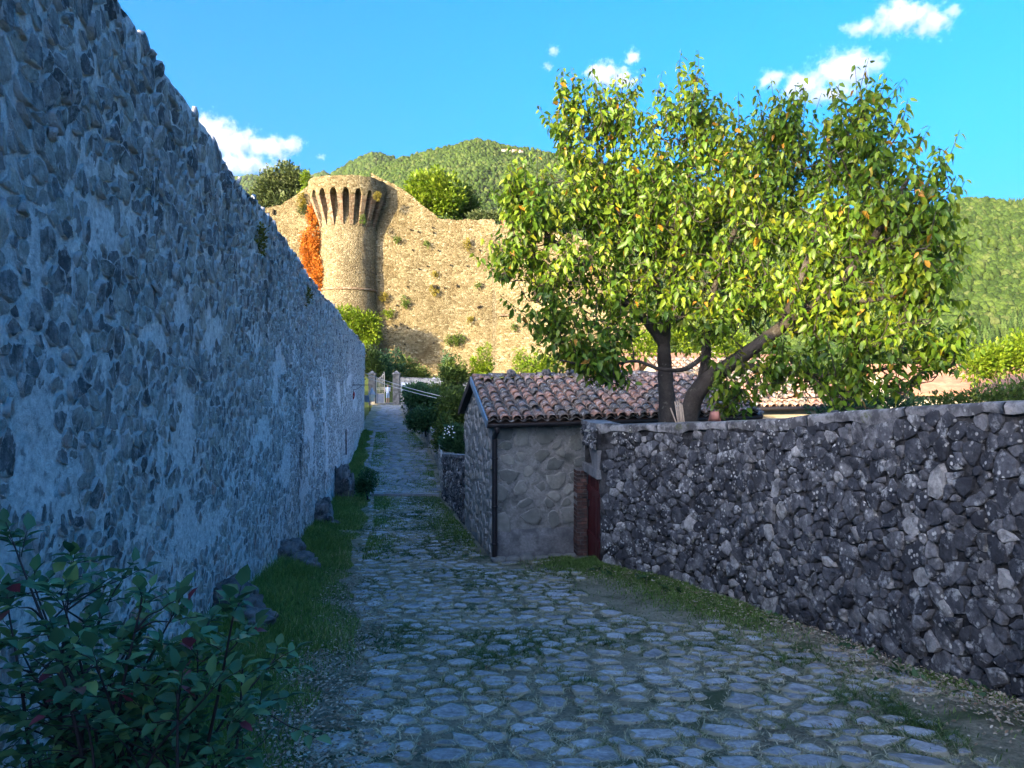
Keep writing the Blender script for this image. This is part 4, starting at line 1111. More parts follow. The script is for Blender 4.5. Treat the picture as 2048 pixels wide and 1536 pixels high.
# ------------------------------------------------------------------ houses
M['plaster'] = rock_mat('plaster', [(.3, (.429, .390, .312)), (.7, (.530, .491, .413))], dark=((.273, .242, .195), 1.2, .5, .7, .6), grain=8, bump=.3, use_rnd=False)
M['white_plaster'] = rock_mat('white_plaster', [(.3, (.546, .523, .468)), (.7, (.624, .601, .546))], grain=1, bump=.1, use_rnd=False)
M['far_roof'] = rock_mat('far_roof', [(.3, (.328, .156, .094)), (.7, (.452, .242, .156))], dark=((.195, .125, .094), .9, .5, .65, .6), grain=3, bump=.4, use_rnd=False)
M['shutter'] = plain('shutter', (.05, .07, .05), .7)
def house(label, c, w, d, h, rh, rz, wallm, roofm, group=None, windows=0, name='house', ridge_along=True):
    """gabled house: c = centre of the floor"""
    o = thing(name, label, 'house', c, group); o.rotation_euler[2] = 0
    R = np.array([[math.cos(rz), -math.sin(rz), 0], [math.sin(rz), math.cos(rz), 0], [0, 0, 1]]); c = np.asarray(c, float)
    P = lambda pts: np.asarray(pts, float) @ R.T + c
    x, y = w / 2, d / 2
    V = P([(-x, -y, 0), (x, -y, 0), (x, y, 0), (-x, y, 0), (-x, -y, h), (x, -y, h), (x, y, h), (-x, y, h), (-x, 0, h + rh), (x, 0, h + rh)])
    mk('wall', V, [[0, 1, 5, 4], [1, 2, 6, 9, 5], [2, 3, 7, 6], [3, 0, 4, 8, 7]], wallm, o, smooth=False)
    e = .06 * w + .2; k = rh / y
    for s in (-1, 1):
        a = [(-x - e, s * (y + e), h - k * e + .05), (x + e, s * (y + e), h - k * e + .05), (x + e, 0, h + rh + .05), (-x - e, 0, h + rh + .05)]
        V = P(a + [(p[0], p[1], p[2] + .16) for p in a]); mk('roof_slope', V, [[3, 2, 1, 0], [4, 5, 6, 7], [0, 1, 5, 4], [1, 2, 6, 5], [2, 3, 7, 6], [3, 0, 4, 7]], roofm, o, smooth=False)
    for i in range(windows):
        wx = -x + (i + .5) * w / windows; V, F = box((wx, -y - .03, h * .55), (w / windows * .32, .1, h * .32)); V = P(V)
        mk('window', V, F, M['shutter'], o, smooth=False, loc=V.mean(0))
    V, F = box((x * .4, y * .3, h + rh), (w * .08, w * .08, rh * .9)); V = P(V); mk('chimney', V, F, wallm, o, smooth=False, loc=V.mean(0))
    return o
# neighbour house just behind the garden, its tiles seen through the cherry tree
nb = thing('neighbour_house', 'low cream house with mossy clay tile roof behind the cherry tree', 'house', (7.6, 23.5, -2.5))
na_, nb_ = np.array([5.2, 21.6]), np.array([10.1, 22.3]); nu = unit(nb_ - na_); nvv = np.array([-nu[1], nu[0]]); NL = float(np.linalg.norm(nb_ - na_))
def np3(u, v, z): q = na_ + nu * u + nvv * v; return np.array([q[0], q[1], z])
ez, rz_, nd = .95, 2.45, 4.6
V = np.array([np3(.2, .25, -4), np3(NL - .2, .25, -4), np3(NL - .2, .25, ez + .04), np3(.2, .25, ez + .04), np3(.2, 2 * nd, -4), np3(.2, 2 * nd, ez), np3(.2, nd, rz_ - .05), np3(NL - .2, 2 * nd, -4), np3(NL - .2, 2 * nd, ez), np3(NL - .2, nd, rz_ - .05)])
mk('wall', V, [[0, 1, 2, 3], [4, 0, 3, 6, 5], [1, 7, 8, 9, 2]], M['plaster'], nb, smooth=False)
V = np.array([np3(0, 0, ez), np3(NL, 0, ez), np3(NL, nd, rz_), np3(0, nd, rz_), np3(0, 2 * nd, ez), np3(NL, 2 * nd, ez)]); V = np.vstack([V, V - [0, 0, .09]])
mk('roof_deck', V, [[0, 1, 2, 3], [3, 2, 5, 4], [7, 6, 9, 8], [8, 9, 10, 11], [0, 6, 7, 1], [0, 3, 9, 6], [3, 4, 10, 9], [1, 7, 8, 2]], M['deck'], nb, smooth=False)
sl2 = math.atan2(rz_ - ez, nd); tu = np.array([nu[0], nu[1], 0]); tv = np.array([nvv[0] * math.cos(sl2), nvv[1] * math.cos(sl2), math.sin(sl2)]); tn = np.cross(tu, tv)
tile_roof(nb, np3(.12, -.06, ez - .01), tu, tv, tn, int(NL / .24), 14, .24, .345, 8, [M['tile']], 300)
V, F = tube([np3(-.1, -.1, ez - .06), np3(NL + .1, -.1, ez - .04)], .06, 8); mk('gutter', V, F, M['iron'], nb)
hb = house('cream house with a bright terracotta roof beyond the garden at the right edge', (37.5, 62, -4.2), 15, 10, 5.3, 1.9, -.05, M['plaster'], M['far_roof'], windows=4)
hc = house('small house with red roof peeping over the castle wall', (1.6, 124, 20.5), 5.5, 5, 6.5, 1.5, .1, M['white_plaster'], M['far_roof'], windows=2)
hd = house('town house with pinkish tile roof behind the cherry trunks', (9.5, 40, -4), 9, 9, 5.2, 1.8, .35, M['plaster'], M['far_roof'], windows=3)
for k, (x, y, w) in enumerate([(1007, 299.5, 7), (1017, 298.5, 6), (1029, 300, 8), (1042, 301.5, 6)]):
    p_ = px(x, y + 4, 1490); house(('leftmost', 'second from the left', 'third from the left', 'rightmost')[k] + ' pale hilltop house of the four on the wooded ridge', p_, w, 6, 3.2, 1.8, .2 * k, M['white_plaster'], M['far_roof'], 'hilltop houses', 2)
# unused flag; an added, unseen tree below shades the right of the cherry tree
SHADE_CASTER = True
# ------------------------------------------------------------------ vegetation
M['bark'] = rock_mat('bark', [(.3, (.03, .026, .023)), (.7, (.085, .075, .065))], grain=22, bump=1., bdist=.03, light=((.25, .25, .2), 9, .6, .7, .5), use_rnd=False)
M['twig'] = plain('twig', (.16, .12, .09), .8, .2)
M['rose_stem'] = plain('rose_stem', (.055, .04, .04), .7, .2)
M['cherry'] = leaf_mat('cherry', [(0, (.045, .115, .012)), (.4, (.09, .175, .014)), (.75, (.17, .25, .018)), (1, (.29, .31, .025))], .42, .42, .4, yellow=((.5, .24, .03), .006))
M['rose'] = leaf_mat('rose', [(0, (.05, .13, .06)), (.5, (.09, .20, .085)), (.9, (.14, .26, .10)), (1, (.22, .30, .09))], .28, .45, .4, yellow=((.30, .06, .08), .012))
M['shrub'] = leaf_mat('shrub', [(0, (.02, .06, .02)), (.5, (.045, .11, .04)), (1, (.09, .17, .065))], .3, .5, .3)
M['shrub_olive'] = leaf_mat('shrub_olive', [(0, (.035, .065, .012)), (.5, (.075, .12, .022)), (1, (.13, .18, .035))], .3, .5, .3)
M['bright_leaf'] = leaf_mat('bright_leaf', [(0, (.064, .128, .006)), (.5, (.128, .208, .010)), (1, (.224, .288, .024))], .4, .5, .3)
M['mid_leaf'] = leaf_mat('mid_leaf', [(0, (.040, .080, .010)), (.5, (.072, .128, .016)), (1, (.128, .176, .028))], .35, .5, .3)
M['grey_leaf'] = leaf_mat('grey_leaf', [(0, (.036, .060, .020)), (.5, (.080, .112, .036)), (1, (.152, .184, .072))], .3, .5, .3)
M['ivy_orange'] = leaf_mat('ivy_orange', [(0, (.272, .072, .010)), (.5, (.416, .128, .014)), (1, (.528, .224, .032))], .3, .6, .2)
M['ochre_leaf'] = leaf_mat('ochre_leaf', [(0, (.128, .112, .016)), (.5, (.208, .176, .024)), (1, (.288, .240, .040))], .3, .6, .2)
M['petal'] = plain('petal', (.85, .85, .83), .6)

def lobed(r, lobes, n, shell=.45):
    """random points through the volume of ellipsoidal lobes, denser towards the outside"""
    vol = np.array([np.prod(l[1]) ** (2 / 3) for l in lobes]); k = r.choice(len(lobes), n, p=vol / vol.sum())
    c = np.array([l[0] for l in lobes])[k]; R = np.array([l[1] for l in lobes])[k]
    d = rand_dirs(n, r); rad = r.random(n) ** shell
    return c + d * rad[:, None] * R, d

def crown(owner, name, lobes, n_clump, per, spread, L, mat, seed, up=.35, droop=0., wl=.55, nmax=0, detail=False):
    r = np.random.default_rng(seed)
    P, d = lobed(r, lobes, n_clump); N = n_clump * per
    off = rand_dirs(N, r) * (spread * r.random(N) ** .5)[:, None]
    p = np.repeat(P, per, 0) + off; od = unit(off + np.repeat(d, per, 0) * spread * .6)
    dr = od + r.normal(0, .45, (N, 3)) + [0, 0, up - droop]
    size = L * r.uniform(.6, 1.25, N); side = r.normal(size=(N, 3)) * .6 + [0, 0, 1.]
    tone = np.stack([np.clip(np.repeat(r.random(n_clump), per) * .6 + r.random(N) * .45, 0, 1), r.random(N), r.random(N)], 1)
    if detail: Q = leaf_verts(p, dr, side, size, size * wl); F = LEAF_F
    else: Q = quad_leaf(p, dr, side, size, size * wl); F = QUAD_F
    n = Q.shape[1]; T = np.array([q for f in F for q in ([f] if len(f) == 3 else [f[:3], [f[0], f[2], f[3]]])])
    o = mk(name, Q.reshape(-1, 3), (T[None] + (np.arange(N) * n)[:, None, None]).reshape(-1, 3), mat, owner, rnd=np.repeat(tone, n, 0), smooth=detail)
    return o

def trunk_mesh(owner, base, lobes, r0, mat, seed, n_sub=3, fork=.35):
    r = np.random.default_rng(seed); base = np.asarray(base, float)
    cen = np.mean([l[0] for l in lobes], 0); f = base + (cen - base) * fork
    parts = [tube(crom([base - [0, 0, .15], base + (f - base) * .5 + r.normal(0, r0 * .4, 3), f], 5), np.linspace(r0 * 1.15, r0 * .8, 11), 8)]
    for l in lobes:
        c = np.asarray(l[0]); mid = (f + c) / 2 + r.normal(0, .08, 3) * np.linalg.norm(c - f)
        pts = crom([f, mid, c], 5); parts.append(tube(pts, np.linspace(r0 * .6, r0 * .15, len(pts)), 6))
        for k in range(n_sub):
            e = c + rand_dirs(1, r)[0] * np.asarray(l[1]) * .75; pts = crom([mid, (mid + e) / 2 + r.normal(0, .05, 3), e], 4)
            parts.append(tube(pts, np.linspace(r0 * .25, r0 * .05, len(pts)), 5))
    V, F = join(parts); return mk('trunk', V, F, mat, owner)

def L3(x, y, Y, rx, ry, rd=None):
    s = Y / F_PX; return (px(x, y, Y), np.array([rx * s, (rd if rd is not None else (rx + ry) / 2) * s, ry * s]))

def plant(name, label, cat, lobes, base, r0, n_clump, per, spread, L, mat, seed, group=None, barkm=None, up=.35, wl=.55, cname='crown', detail=False, droop=0.):
    o = thing(name, label, cat, base, group)
    crown(o, cname, lobes, n_clump, per, spread, L, mat, seed, up, wl=wl, detail=detail, droop=droop)
    if r0: trunk_mesh(o, base, lobes, r0, barkm or M['bark'], seed)
    return o

# trees behind and in front of the castle wall
g0 = lambda x, y, Y: (float(px(x, y, Y)[0]), Y, float(px(x, y, Y)[2]))
plant('tree', 'grey-green tree rising above the castle wall left of the tower', 'tree', [L3(575, 355, 108, 32, 26), L3(545, 375, 108, 28, 30), L3(590, 380, 108, 24, 28), L3(522, 395, 108, 20, 24), L3(560, 405, 108, 40, 14)], g0(560, 440, 108), .35, 420, 14, .9, .55, M['grey_leaf'], 101)
plant('tree', 'bright green broad tree above the castle wall right of the tower', 'tree', [L3(868, 375, 106, 45, 32), L3(835, 395, 106, 28, 26), L3(895, 402, 106, 36, 30), L3(862, 412, 106, 44, 22)], g0(868, 450, 106), .4, 420, 15, .9, .6, M['bright_leaf'], 102)
plant('tree', 'smaller yellow-green tree leaning out beside the bright broad tree', 'tree', [L3(925, 398, 110, 24, 26), L3(942, 415, 110, 22, 18), L3(912, 418, 110, 24, 16)], g0(930, 450, 110), .3, 240, 14, .8, .5, M['mid_leaf'], 103)
plant('shrub', 'low grey-green hedge shrub along the castle wall top', 'shrub', [L3(965, 432, 101, 30, 9), L3(990, 434, 101, 16, 8)], g0(970, 442, 101), 0, 120, 12, .5, .35, M['grey_leaf'], 104)
plant('shrub', 'yellow-green bush growing beside the tower crown', 'shrub', [L3(612, 362, 95, 7, 20), L3(606, 388, 95, 6, 10)], g0(610, 395, 95), 0, 60, 12, .4, .3, M['bright_leaf'], 105)
# acacia in front of the tower foot, its shadow falls on the wall
plant('acacia_tree', 'bright yellow-green feathery tree over the end of the left wall', 'tree', [L3(705, 650, 88, 42, 30), L3(735, 668, 88, 28, 28), L3(690, 628, 88, 26, 14), L3(742, 645, 88, 18, 16)], g0(715, 735, 88), .16, 460, 12, .55, .45, M['bright_leaf'], 106, wl=.34, up=-.05)
# dark shrubs behind the gate
for k, (x, y, Y, rx, ry, m) in enumerate([(742, 722, 72, 16, 24, 'shrub_olive'), (762, 735, 74, 20, 28, 'shrub'), (782, 728, 77, 26, 30, 'shrub'), (812, 738, 80, 26, 22, 'shrub_olive'), (835, 748, 84, 22, 12, 'shrub_olive')]):
    plant('shrub', ['leafy shrub with pale tips at the end of the left wall', 'dark shrub behind the open gate leaf', 'tall dark shrub above the gate opening', 'rounded shrub just right of the right gate pillar top', 'low shrub on the grassy bank below the castle wall'][k], 'shrub', [L3(x, y, Y, rx, ry), L3(x + 5, y + ry * .7, Y, rx * 1.1, ry * .7)], g0(x, y + ry + 14, Y), .06, 130, 14, .5, .28, M[m], 110 + k, 'shrubs around the gate')
# hedge of shrubs on the retaining wall
hs = [(845, 800, 45, 38, 26, 'shrub', 'largest grey-green shrub spilling over the retaining wall'), (886, 786, 50, 40, 24, 'shrub_olive', 'dark shrub behind the spilling one, under the cables'), (905, 815, 38, 30, 40, 'shrub_olive', 'olive shrub between the ramp and the hut gable'), (852, 838, 38, 36, 22, 'shrub', 'low shrub overhanging the middle of the retaining wall'),
      (910, 880, 30, 26, 28, 'shrub', 'glossy rose shrub beside the hut gable above the low wall'), (888, 868, 32, 20, 38, 'shrub_olive', 'upright olive shrub at the bend above the low wall'), (908, 745, 44, 26, 30, 'shrub_olive', 'tall sprigs standing up behind the hut roof'), (835, 782, 56, 26, 13, 'shrub', 'hedge below the white sign boards')]
for k, (x, y, Y, rx, ry, m, lab) in enumerate(hs):
    s = Y / F_PX
    plant('shrub', lab, 'shrub', [L3(x, y, Y, rx, ry), L3(x - rx * .4, y + ry * .3, Y - .4, rx * .7, ry * .6), L3(x + rx * .4, y + ry * .4, Y, rx * .7, ry * .7)], (float(px(x, y, Y)[0]), Y, float(lane_z(Y)) + .7), .04, int(200 + 120 * (k < 5)), 16, 9 * s, 6.5 * s if Y < 40 else 6 * s, M[m], 130 + k, 'shrubs above the retaining wall')
fl = thing('flower_cluster', 'white flower clusters on the rose shrub beside the hut gable', 'flowers', px(897, 865, 29.5))
r9 = np.random.default_rng(3)
for k in range(16):
    c = px(888 + r9.uniform(0, 24), 850 + r9.uniform(0, 26), 29.2); V, F = rock(c, (.026, .026, .024), 900 + k, 2, .4); mk('flower', V, F, M['petal'], fl, loc=c)
# tall weeds in the sun behind the hut ridge
for k, (x, y, h_) in enumerate([(960, 735, 34), (975, 728, 40), (948, 742, 22), (1040, 728, 30), (1070, 735, 26), (895, 735, 26)]):
    Y = 44
    plant('tall_weed', ('first', 'second', 'third', 'fourth', 'fifth', 'sixth')[k] + ' sunlit tall weed from the left standing behind the hut ridge' if k < 5 else 'tall dark sprig left of the hut ridge before the castle wall', 'weed', [L3(x, y - h_ * .3, Y, 6 + 8 * (k > 2), h_), L3(x + 3, y + 10, Y, 9 + 10 * (k > 2), h_ * .6)], g0(x, y + 60, Y), .03, 60, 12, .16, .16, M['bright_leaf'] if k != 5 else M['shrub'], 150 + k, 'tall weeds behind the hut')
# right side trees, hedge
plant('tree', 'sunlit yellow-green tree beyond the garden at the right edge', 'tree', [L3(1990, 720, 52, 48, 32), L3(2050, 705, 52, 40, 36), L3(1950, 735, 52, 30, 22), L3(2100, 715, 52, 44, 34)], (float(px(2010, 0, 52)[0]), 52, -5), .25, 420, 15, .7, .32, M['bright_leaf'], 160)
plant('shrub', 'dark leafy hedge shrub behind the garden wall coping at the far right', 'shrub', [L3(2000, 800, 15, 90, 24), L3(1900, 812, 15, 60, 16), L3(2080, 790, 15, 70, 30)], (float(px(1990, 0, 15)[0]), 15, -.3), .05, 260, 16, .22, .09, M['shrub_olive'], 161)
plant('shrub', 'loose hedge shrub behind the garden wall under the cherry boughs', 'shrub', [L3(1780, 818, 14.5, 80, 22), L3(1680, 830, 14, 60, 16)], (float(px(1750, 0, 14)[0]), 14, -.4), .05, 200, 16, .22, .09, M['shrub'], 162)
plant('shrub', 'sunlit bush between the cherry trunks and the castle wall', 'shrub', [L3(1290, 690, 30, 40, 34), L3(1370, 680, 31, 50, 24), L3(1450, 690, 31, 50, 28), L3(1090, 735, 34, 44, 18)], (float(px(1350, 0, 30)[0]), 30, -2), .06, 260, 14, .4, .2, M['bright_leaf'], 163)
plant('box_shrub', 'small round dark box shrub at the foot of the left wall', 'shrub', [L3(735, 960, 24.6, 20, 24), L3(728, 975, 24.4, 17, 16)], (float(px(735, 0, 24.6)[0]), 24.6, float(lane_z(24.6))), .03, 170, 18, .09, .07, M['shrub'], 164)

# plants rooted in the castle walls
tufts = [(810, 603, 9, 12, 'mid_leaf', 'round green tuft'), (910, 681, 20, 15, 'mid_leaf', 'wide hanging green tuft'), (868, 582, 9, 9, 'ochre_leaf', 'ochre tuft below the small window'), (935, 490, 8, 11, 'ochre_leaf', 'ochre tuft high on the wall'), (795, 480, 8, 6, 'mid_leaf', 'small green tuft near the tower'),
         (768, 594, 10, 8, 'ochre_leaf', 'ochre tuft at the tower edge'), (776, 628, 12, 10, 'bright_leaf', 'yellow-green tuft low by the tower'), (852, 490, 6, 6, 'mid_leaf', 'small tuft mid wall'), (955, 571, 6, 5, 'mid_leaf', 'small tuft right of the window'), (870, 548, 5, 6, 'ochre_leaf', 'thin ochre tuft above the window'),
         (725, 440, 5, 10, 'mid_leaf', 'green sprig under the corbels'), (755, 392, 7, 10, 'ochre_leaf', 'ochre tuft among the corbels'), (602, 402, 9, 20, 'ochre_leaf', 'yellow bush left of the corbels'), (605, 420, 14, 9, 'grey_leaf', 'grey bush above the orange creeper'), (940, 640, 6, 7, 'ochre_leaf', 'ochre tuft low right'), (1028, 655, 7, 6, 'mid_leaf', 'tuft beyond the quoin corner')]
for k, (x, y, rx, ry, m, lab) in enumerate(tufts):
    Y = 93.9 if not (690 < x < 760) else 91.0
    if x < 620: Y = 93.7
    if x == 755: Y = 91.2
    if x > 990: Y = 93.0
    plant('wall_plant', lab + ' growing out of the castle masonry', 'plant', [L3(x, y, Y, rx, ry, 5)], tuple(px(x, y, Y + .3)), 0, int(6 + rx * ry * .25), 10, .2, .2, M[m], 170 + k, 'plants on the castle wall', cname='foliage')
plant('creeper', 'orange creeper hanging down the left side of the round tower', 'creeper', [L3(628, 470, 92.6, 13, 46, 10), L3(620, 520, 93.0, 20, 52, 10), L3(634, 552, 92.2, 12, 40, 10), L3(622, 436, 93.0, 8, 30, 10), L3(612, 500, 93.6, 12, 46, 10)], tuple(px(625, 590, 92)), 0, 620, 12, .3, .26, M['ivy_orange'], 190, cname='foliage')
# ferns and moss tufts on the left wall
for k, (y, z, lab) in enumerate([(11.3, 3.75, 'brown dry fern tuft near the top of the left wall'), (17.5, 3.6, 'second dry tuft along the top of the left wall')]):
    c = wall_pt(np.array([y]), np.array([z]), .04)[0]
    plant('wall_plant', lab, 'plant', [(c, np.array([.07, .16, .22]))], tuple(c), 0, 40, 10, .09, .06, M['ochre_leaf'], 230 + k, 'dry tufts on the left wall', cname='foliage')

# ------------------------------------------------------------------ the cherry tree
CH = thing('cherry_tree', 'large cherry tree in the garden, sunlit on its left and shaded on its right', 'tree', (2.6, 12.7, -.35))
def pp(lst): return np.array([px(*q) for q in lst])
limbs = [([(1338, 900, 12.7), (1335, 830, 12.7), (1331, 760, 12.7), (1328, 700, 12.7), (1332, 640, 12.8), (1345, 560, 12.9), (1362, 460, 13.0), (1378, 350, 13.1), (1384, 260, 13.1)], .175, .03),
         ([(1372, 900, 12.6), (1378, 830, 12.5), (1402, 775, 12.3), (1448, 738, 12.1), (1505, 698, 11.8), (1562, 655, 11.5), (1640, 600, 11.1), (1715, 525, 10.7), (1775, 430, 10.4), (1820, 350, 10.2)], .19, .03),
         ([(1402, 775, 12.3), (1412, 720, 12.4), (1412, 660, 12.4), (1428, 580, 12.4), (1470, 460, 12.3), (1510, 340, 12.2), (1530, 260, 12.2)], .10, .02),
         ([(1328, 690, 12.7), (1290, 640, 12.6), (1240, 595, 12.5), (1190, 545, 12.4), (1130, 500, 12.3), (1075, 450, 12.3), (1040, 390, 12.2)], .085, .018),
         ([(1332, 640, 12.8), (1300, 540, 13), (1250, 430, 13.1), (1205, 330, 13.2), (1185, 220, 13.2)], .08, .018),
         ([(1408, 712, 12.3), (1370, 738, 12.0), (1320, 738, 11.9), (1268, 722, 11.8), (1200, 735, 11.7), (1120, 720, 11.6)], .045, .012),
         ([(1470, 726, 12.0), (1560, 745, 11.6), (1660, 750, 11.2), (1780, 735, 10.8), (1890, 690, 10.6)], .055, .014),
         ([(1562, 655, 11.5), (1600, 560, 11.4), (1640, 450, 11.3), (1660, 330, 11.2), (1650, 240, 11.2)], .07, .016),
         ([(1640, 600, 11.1), (1740, 600, 10.6), (1840, 580, 10.2), (1910, 540, 10.1)], .05, .014),
         ([(1350, 650, 12.8), (1385, 610, 12.9), (1440, 540, 13.2), (1500, 470, 13.5)], .06, .015)]
tr = []; SK = []
for pts, ra, rb in limbs:
    c = crom(pp(pts), 7); rad = np.linspace(0, 1, len(c)); rad = ra + (rb - ra) * rad ** .8; tr.append((c, rad)); SK.append(c)
for i, (nm, idx) in enumerate((('trunk', [0]), ('trunk', [1]), ('limb', list(range(2, len(tr)))))):
    for j in idx:
        V, F = tube(tr[j][0], tr[j][1], 12); n_ = vnoise(V, 7, 5 + j, 3); ctr = np.repeat(tr[j][0], 12, 0); V = ctr + (V - ctr) * (1 + .18 * n_)[:, None]
        mk(nm, V, F, M['bark'], CH)
lob = [(1180, 300, 13.1, 48, 120, 26), (1370, 270, 13.0, 80, 105, 40), (1275, 380, 12.9, 100, 90, 36), (1075, 440, 12.2, 62, 75, 26), (1105, 545, 12.2, 85, 55, 24), (1420, 430, 12.7, 130, 110, 56), (1585, 340, 12.0, 100, 95, 42), (1725, 310, 10.9, 80, 110, 40), (1820, 430, 10.3, 85, 105, 42), (1690, 480, 11.2, 120, 110, 52),
       (1500, 570, 12.2, 130, 85, 46), (1640, 600, 11.3, 110, 80, 40), (1840, 570, 10.1, 70, 75, 30), (1165, 695, 11.8, 80, 42, 20), (1250, 560, 12.5, 90, 75, 28), (1720, 680, 10.9, 110, 55, 24), (1560, 745, 11.5, 110, 42, 18), (1880, 690, 10.5, 56, 40, 12), (1700, 785, 10.9, 80, 30, 8), (1330, 500, 13.2, 90, 80, 26), (1230, 640, 12.1, 70, 50, 14), (1460, 790, 12.0, 60, 40, 12), (1290, 470, 12.5, 100, 90, 26), (1520, 440, 11.9, 90, 90, 26), (1470, 330, 12.5, 60, 80, 22), (1040, 400, 12.2, 36, 60, 12), (1020, 510, 12.1, 36, 50, 12), (1120, 640, 11.9, 60, 40, 14), (1340, 610, 12.2, 90, 40, 14), (1430, 640, 11.9, 70, 45, 14), (1220, 730, 11.8, 80, 34, 16), (1640, 750, 11.2, 100, 36, 10), (1790, 755, 10.8, 70, 28, 6), (1220, 440, 12.9, 70, 70, 20), (1150, 400, 12.8, 60, 80, 18), (1130, 250, 13.1, 24, 60, 8), (1240, 250, 13.1, 36, 70, 12), (1560, 270, 12.0, 50, 50, 14)]
rc = np.random.default_rng(77); DENS = 1.7
S0, S1 = [], []
for (x, y, Y, rx, ry, n) in lob:
    n = int(n * DENS); c, R = L3(x, y, Y, rx, ry, (rx + ry) * .55)
    d = rand_dirs(n, rc); q = c + d * (rc.random(n) ** .5)[:, None] * R
    dirn = unit(d * [.55, .55, .4] + rc.normal(0, .28, (n, 3)) + [0, 0, .75])
    ln = rc.uniform(.4, .85, n); S0 += list(q - dirn * ln[:, None] * .4); S1 += list(q + dirn * ln[:, None] * .6)
tips = [(1186, 138, 13.1), (1140, 178, 13.1), (1232, 145, 13.1), (1325, 142, 13.0), (1368, 145, 13), (1412, 160, 13), (1428, 200, 12.9), (1532, 208, 12.1), (1575, 222, 12), (1643, 186, 11.3), (1735, 150, 11), (1700, 235, 11), (1790, 248, 10.5), (1842, 280, 10.4), (1878, 292, 10.3), (1930, 362, 10.1), (1948, 430, 10), (1938, 530, 10), (1932, 600, 10), (1955, 660, 10.2),
        (1024, 328, 12.2), (1042, 358, 12.2), (1088, 340, 12.2), (986, 465, 12.1), (1000, 590, 12.1), (1062, 668, 11.8), (1100, 700, 11.8), (1480, 240, 12.4), (1270, 240, 13), (1200, 200, 13.1), (1160, 260, 13.1), (1890, 480, 10.1), (1900, 400, 10.2), (1940, 700, 10.4)]
allL = np.array([px(x, y, Y) for (x, y, Y, _, _, _) in lob])
for (x, y, Y) in tips:
    e = px(x, y, Y); d = allL - e; k = np.argsort((d ** 2).sum(1) + np.where(allL[:, 2] > e[2] + .1, 9, 0))[0]
    dr = unit(unit(allL[k] - e) * .5 + np.array([0, 0, -.8 if y < 420 else -.2])); S0.append(e + dr * 1.15); S1.append(e); S0.append(e + dr * 1.0 + rc.normal(0, .1, 3)); S1.append(e + dr * .35 + rc.normal(0, .12, 3))
for (x, y, Y, rx, ry, n) in lob:          # long upright leaders breaking the outline
    if y > 480: continue
    for k in range(5 if y < 350 else 3):
        c, R = L3(x, y, Y, rx, ry, (rx + ry) * .5); d = rand_dirs(1, rc)[0]; d[2] = abs(d[2]); d = unit(d + [0, 0, .6]); q = c + d * R * .9
        u_ = unit(np.array([d[0] * .35, d[1] * .2, 1.]) + rc.normal(0, .12, 3)); L_ = rc.uniform(.7, 1.15); S0.append(q - u_ * L_ * .4); S1.append(q + u_ * L_ * .6)
S0 = np.array(S0); S1 = np.array(S1); NS = len(S0)
# connect every shoot to the limbs through small branches
nodes = np.vstack(SK); order = np.argsort([np.min(((nodes - s) ** 2).sum(1)) for s in S0])
br = []; cur = [nodes]
allnodes = nodes.copy()
for i in order:
    s = S0[i]; d2 = ((allnodes - s) ** 2).sum(1) + 1.2 * np.clip(allnodes[:, 2] - s[2], 0, 9) ; j = int(np.argmin(d2)); a = allnodes[j]
    L_ = np.linalg.norm(s - a); mid = (a + s) / 2 + rc.normal(0, .07, 3) * L_ + [0, 0, -.05 * L_]
    pts = crom([a, mid, s, (s + S1[i]) / 2 + rc.normal(0, .03, 3), S1[i]], 3)
    br.append(tube(pts, np.linspace(min(.022, .008 + .012 * L_), .003, len(pts)), 5, cap=False)); allnodes = np.vstack([allnodes, [mid], [s]])
V, F = join(br); mk('branches', V, F, M['bark'], CH)
per = 15
t = np.tile(np.linspace(.12, 1.0, per), NS) + rc.normal(0, .02, NS * per)
a = np.repeat(S0, per, 0); b = np.repeat(S1, per, 0); p = a + (b - a) * t[:, None]
ax = unit(b - a); az = np.tile(np.arange(per) * 2.4, NS) + np.repeat(rc.uniform(0, 6.28, NS), per)
e1 = unit(np.cross(ax, [.3, .2, .9])); e2 = np.cross(ax, e1); rad = e1 * np.cos(az)[:, None] + e2 * np.sin(az)[:, None]
p = p + rad * .02
dl = unit(rad * .75 + ax * .15 + np.array([0, 0, -.75]) + rc.normal(0, .22, p.shape))
Ls = rc.uniform(.105, .18, len(p)) * np.where(t > .85, .75, 1)
side = rad * .5 + rc.normal(0, .35, p.shape) + [0, 0, .35]
Q = leaf_verts(p, dl, side, Ls, Ls * rc.uniform(.42, .54, len(p)), curl=rc.uniform(.05, .35, len(p)), fold=.22)
shoot_t = np.repeat(rc.random(NS), per)
rn = np.stack([np.clip(.5 * shoot_t + .55 * rc.random(len(p)), 0, 1), rc.random(len(p)), rc.random(len(p))], 1)
sc = screen_score(p, Ls) * (1 + .25 * rc.random(len(p))) * np.where(p[:, 1] < 11.6, 1.15, 1)
pieces(CH, 'leaf', Q, LEAF_F, rn, sc, M['cherry'], 300, 'leaves')

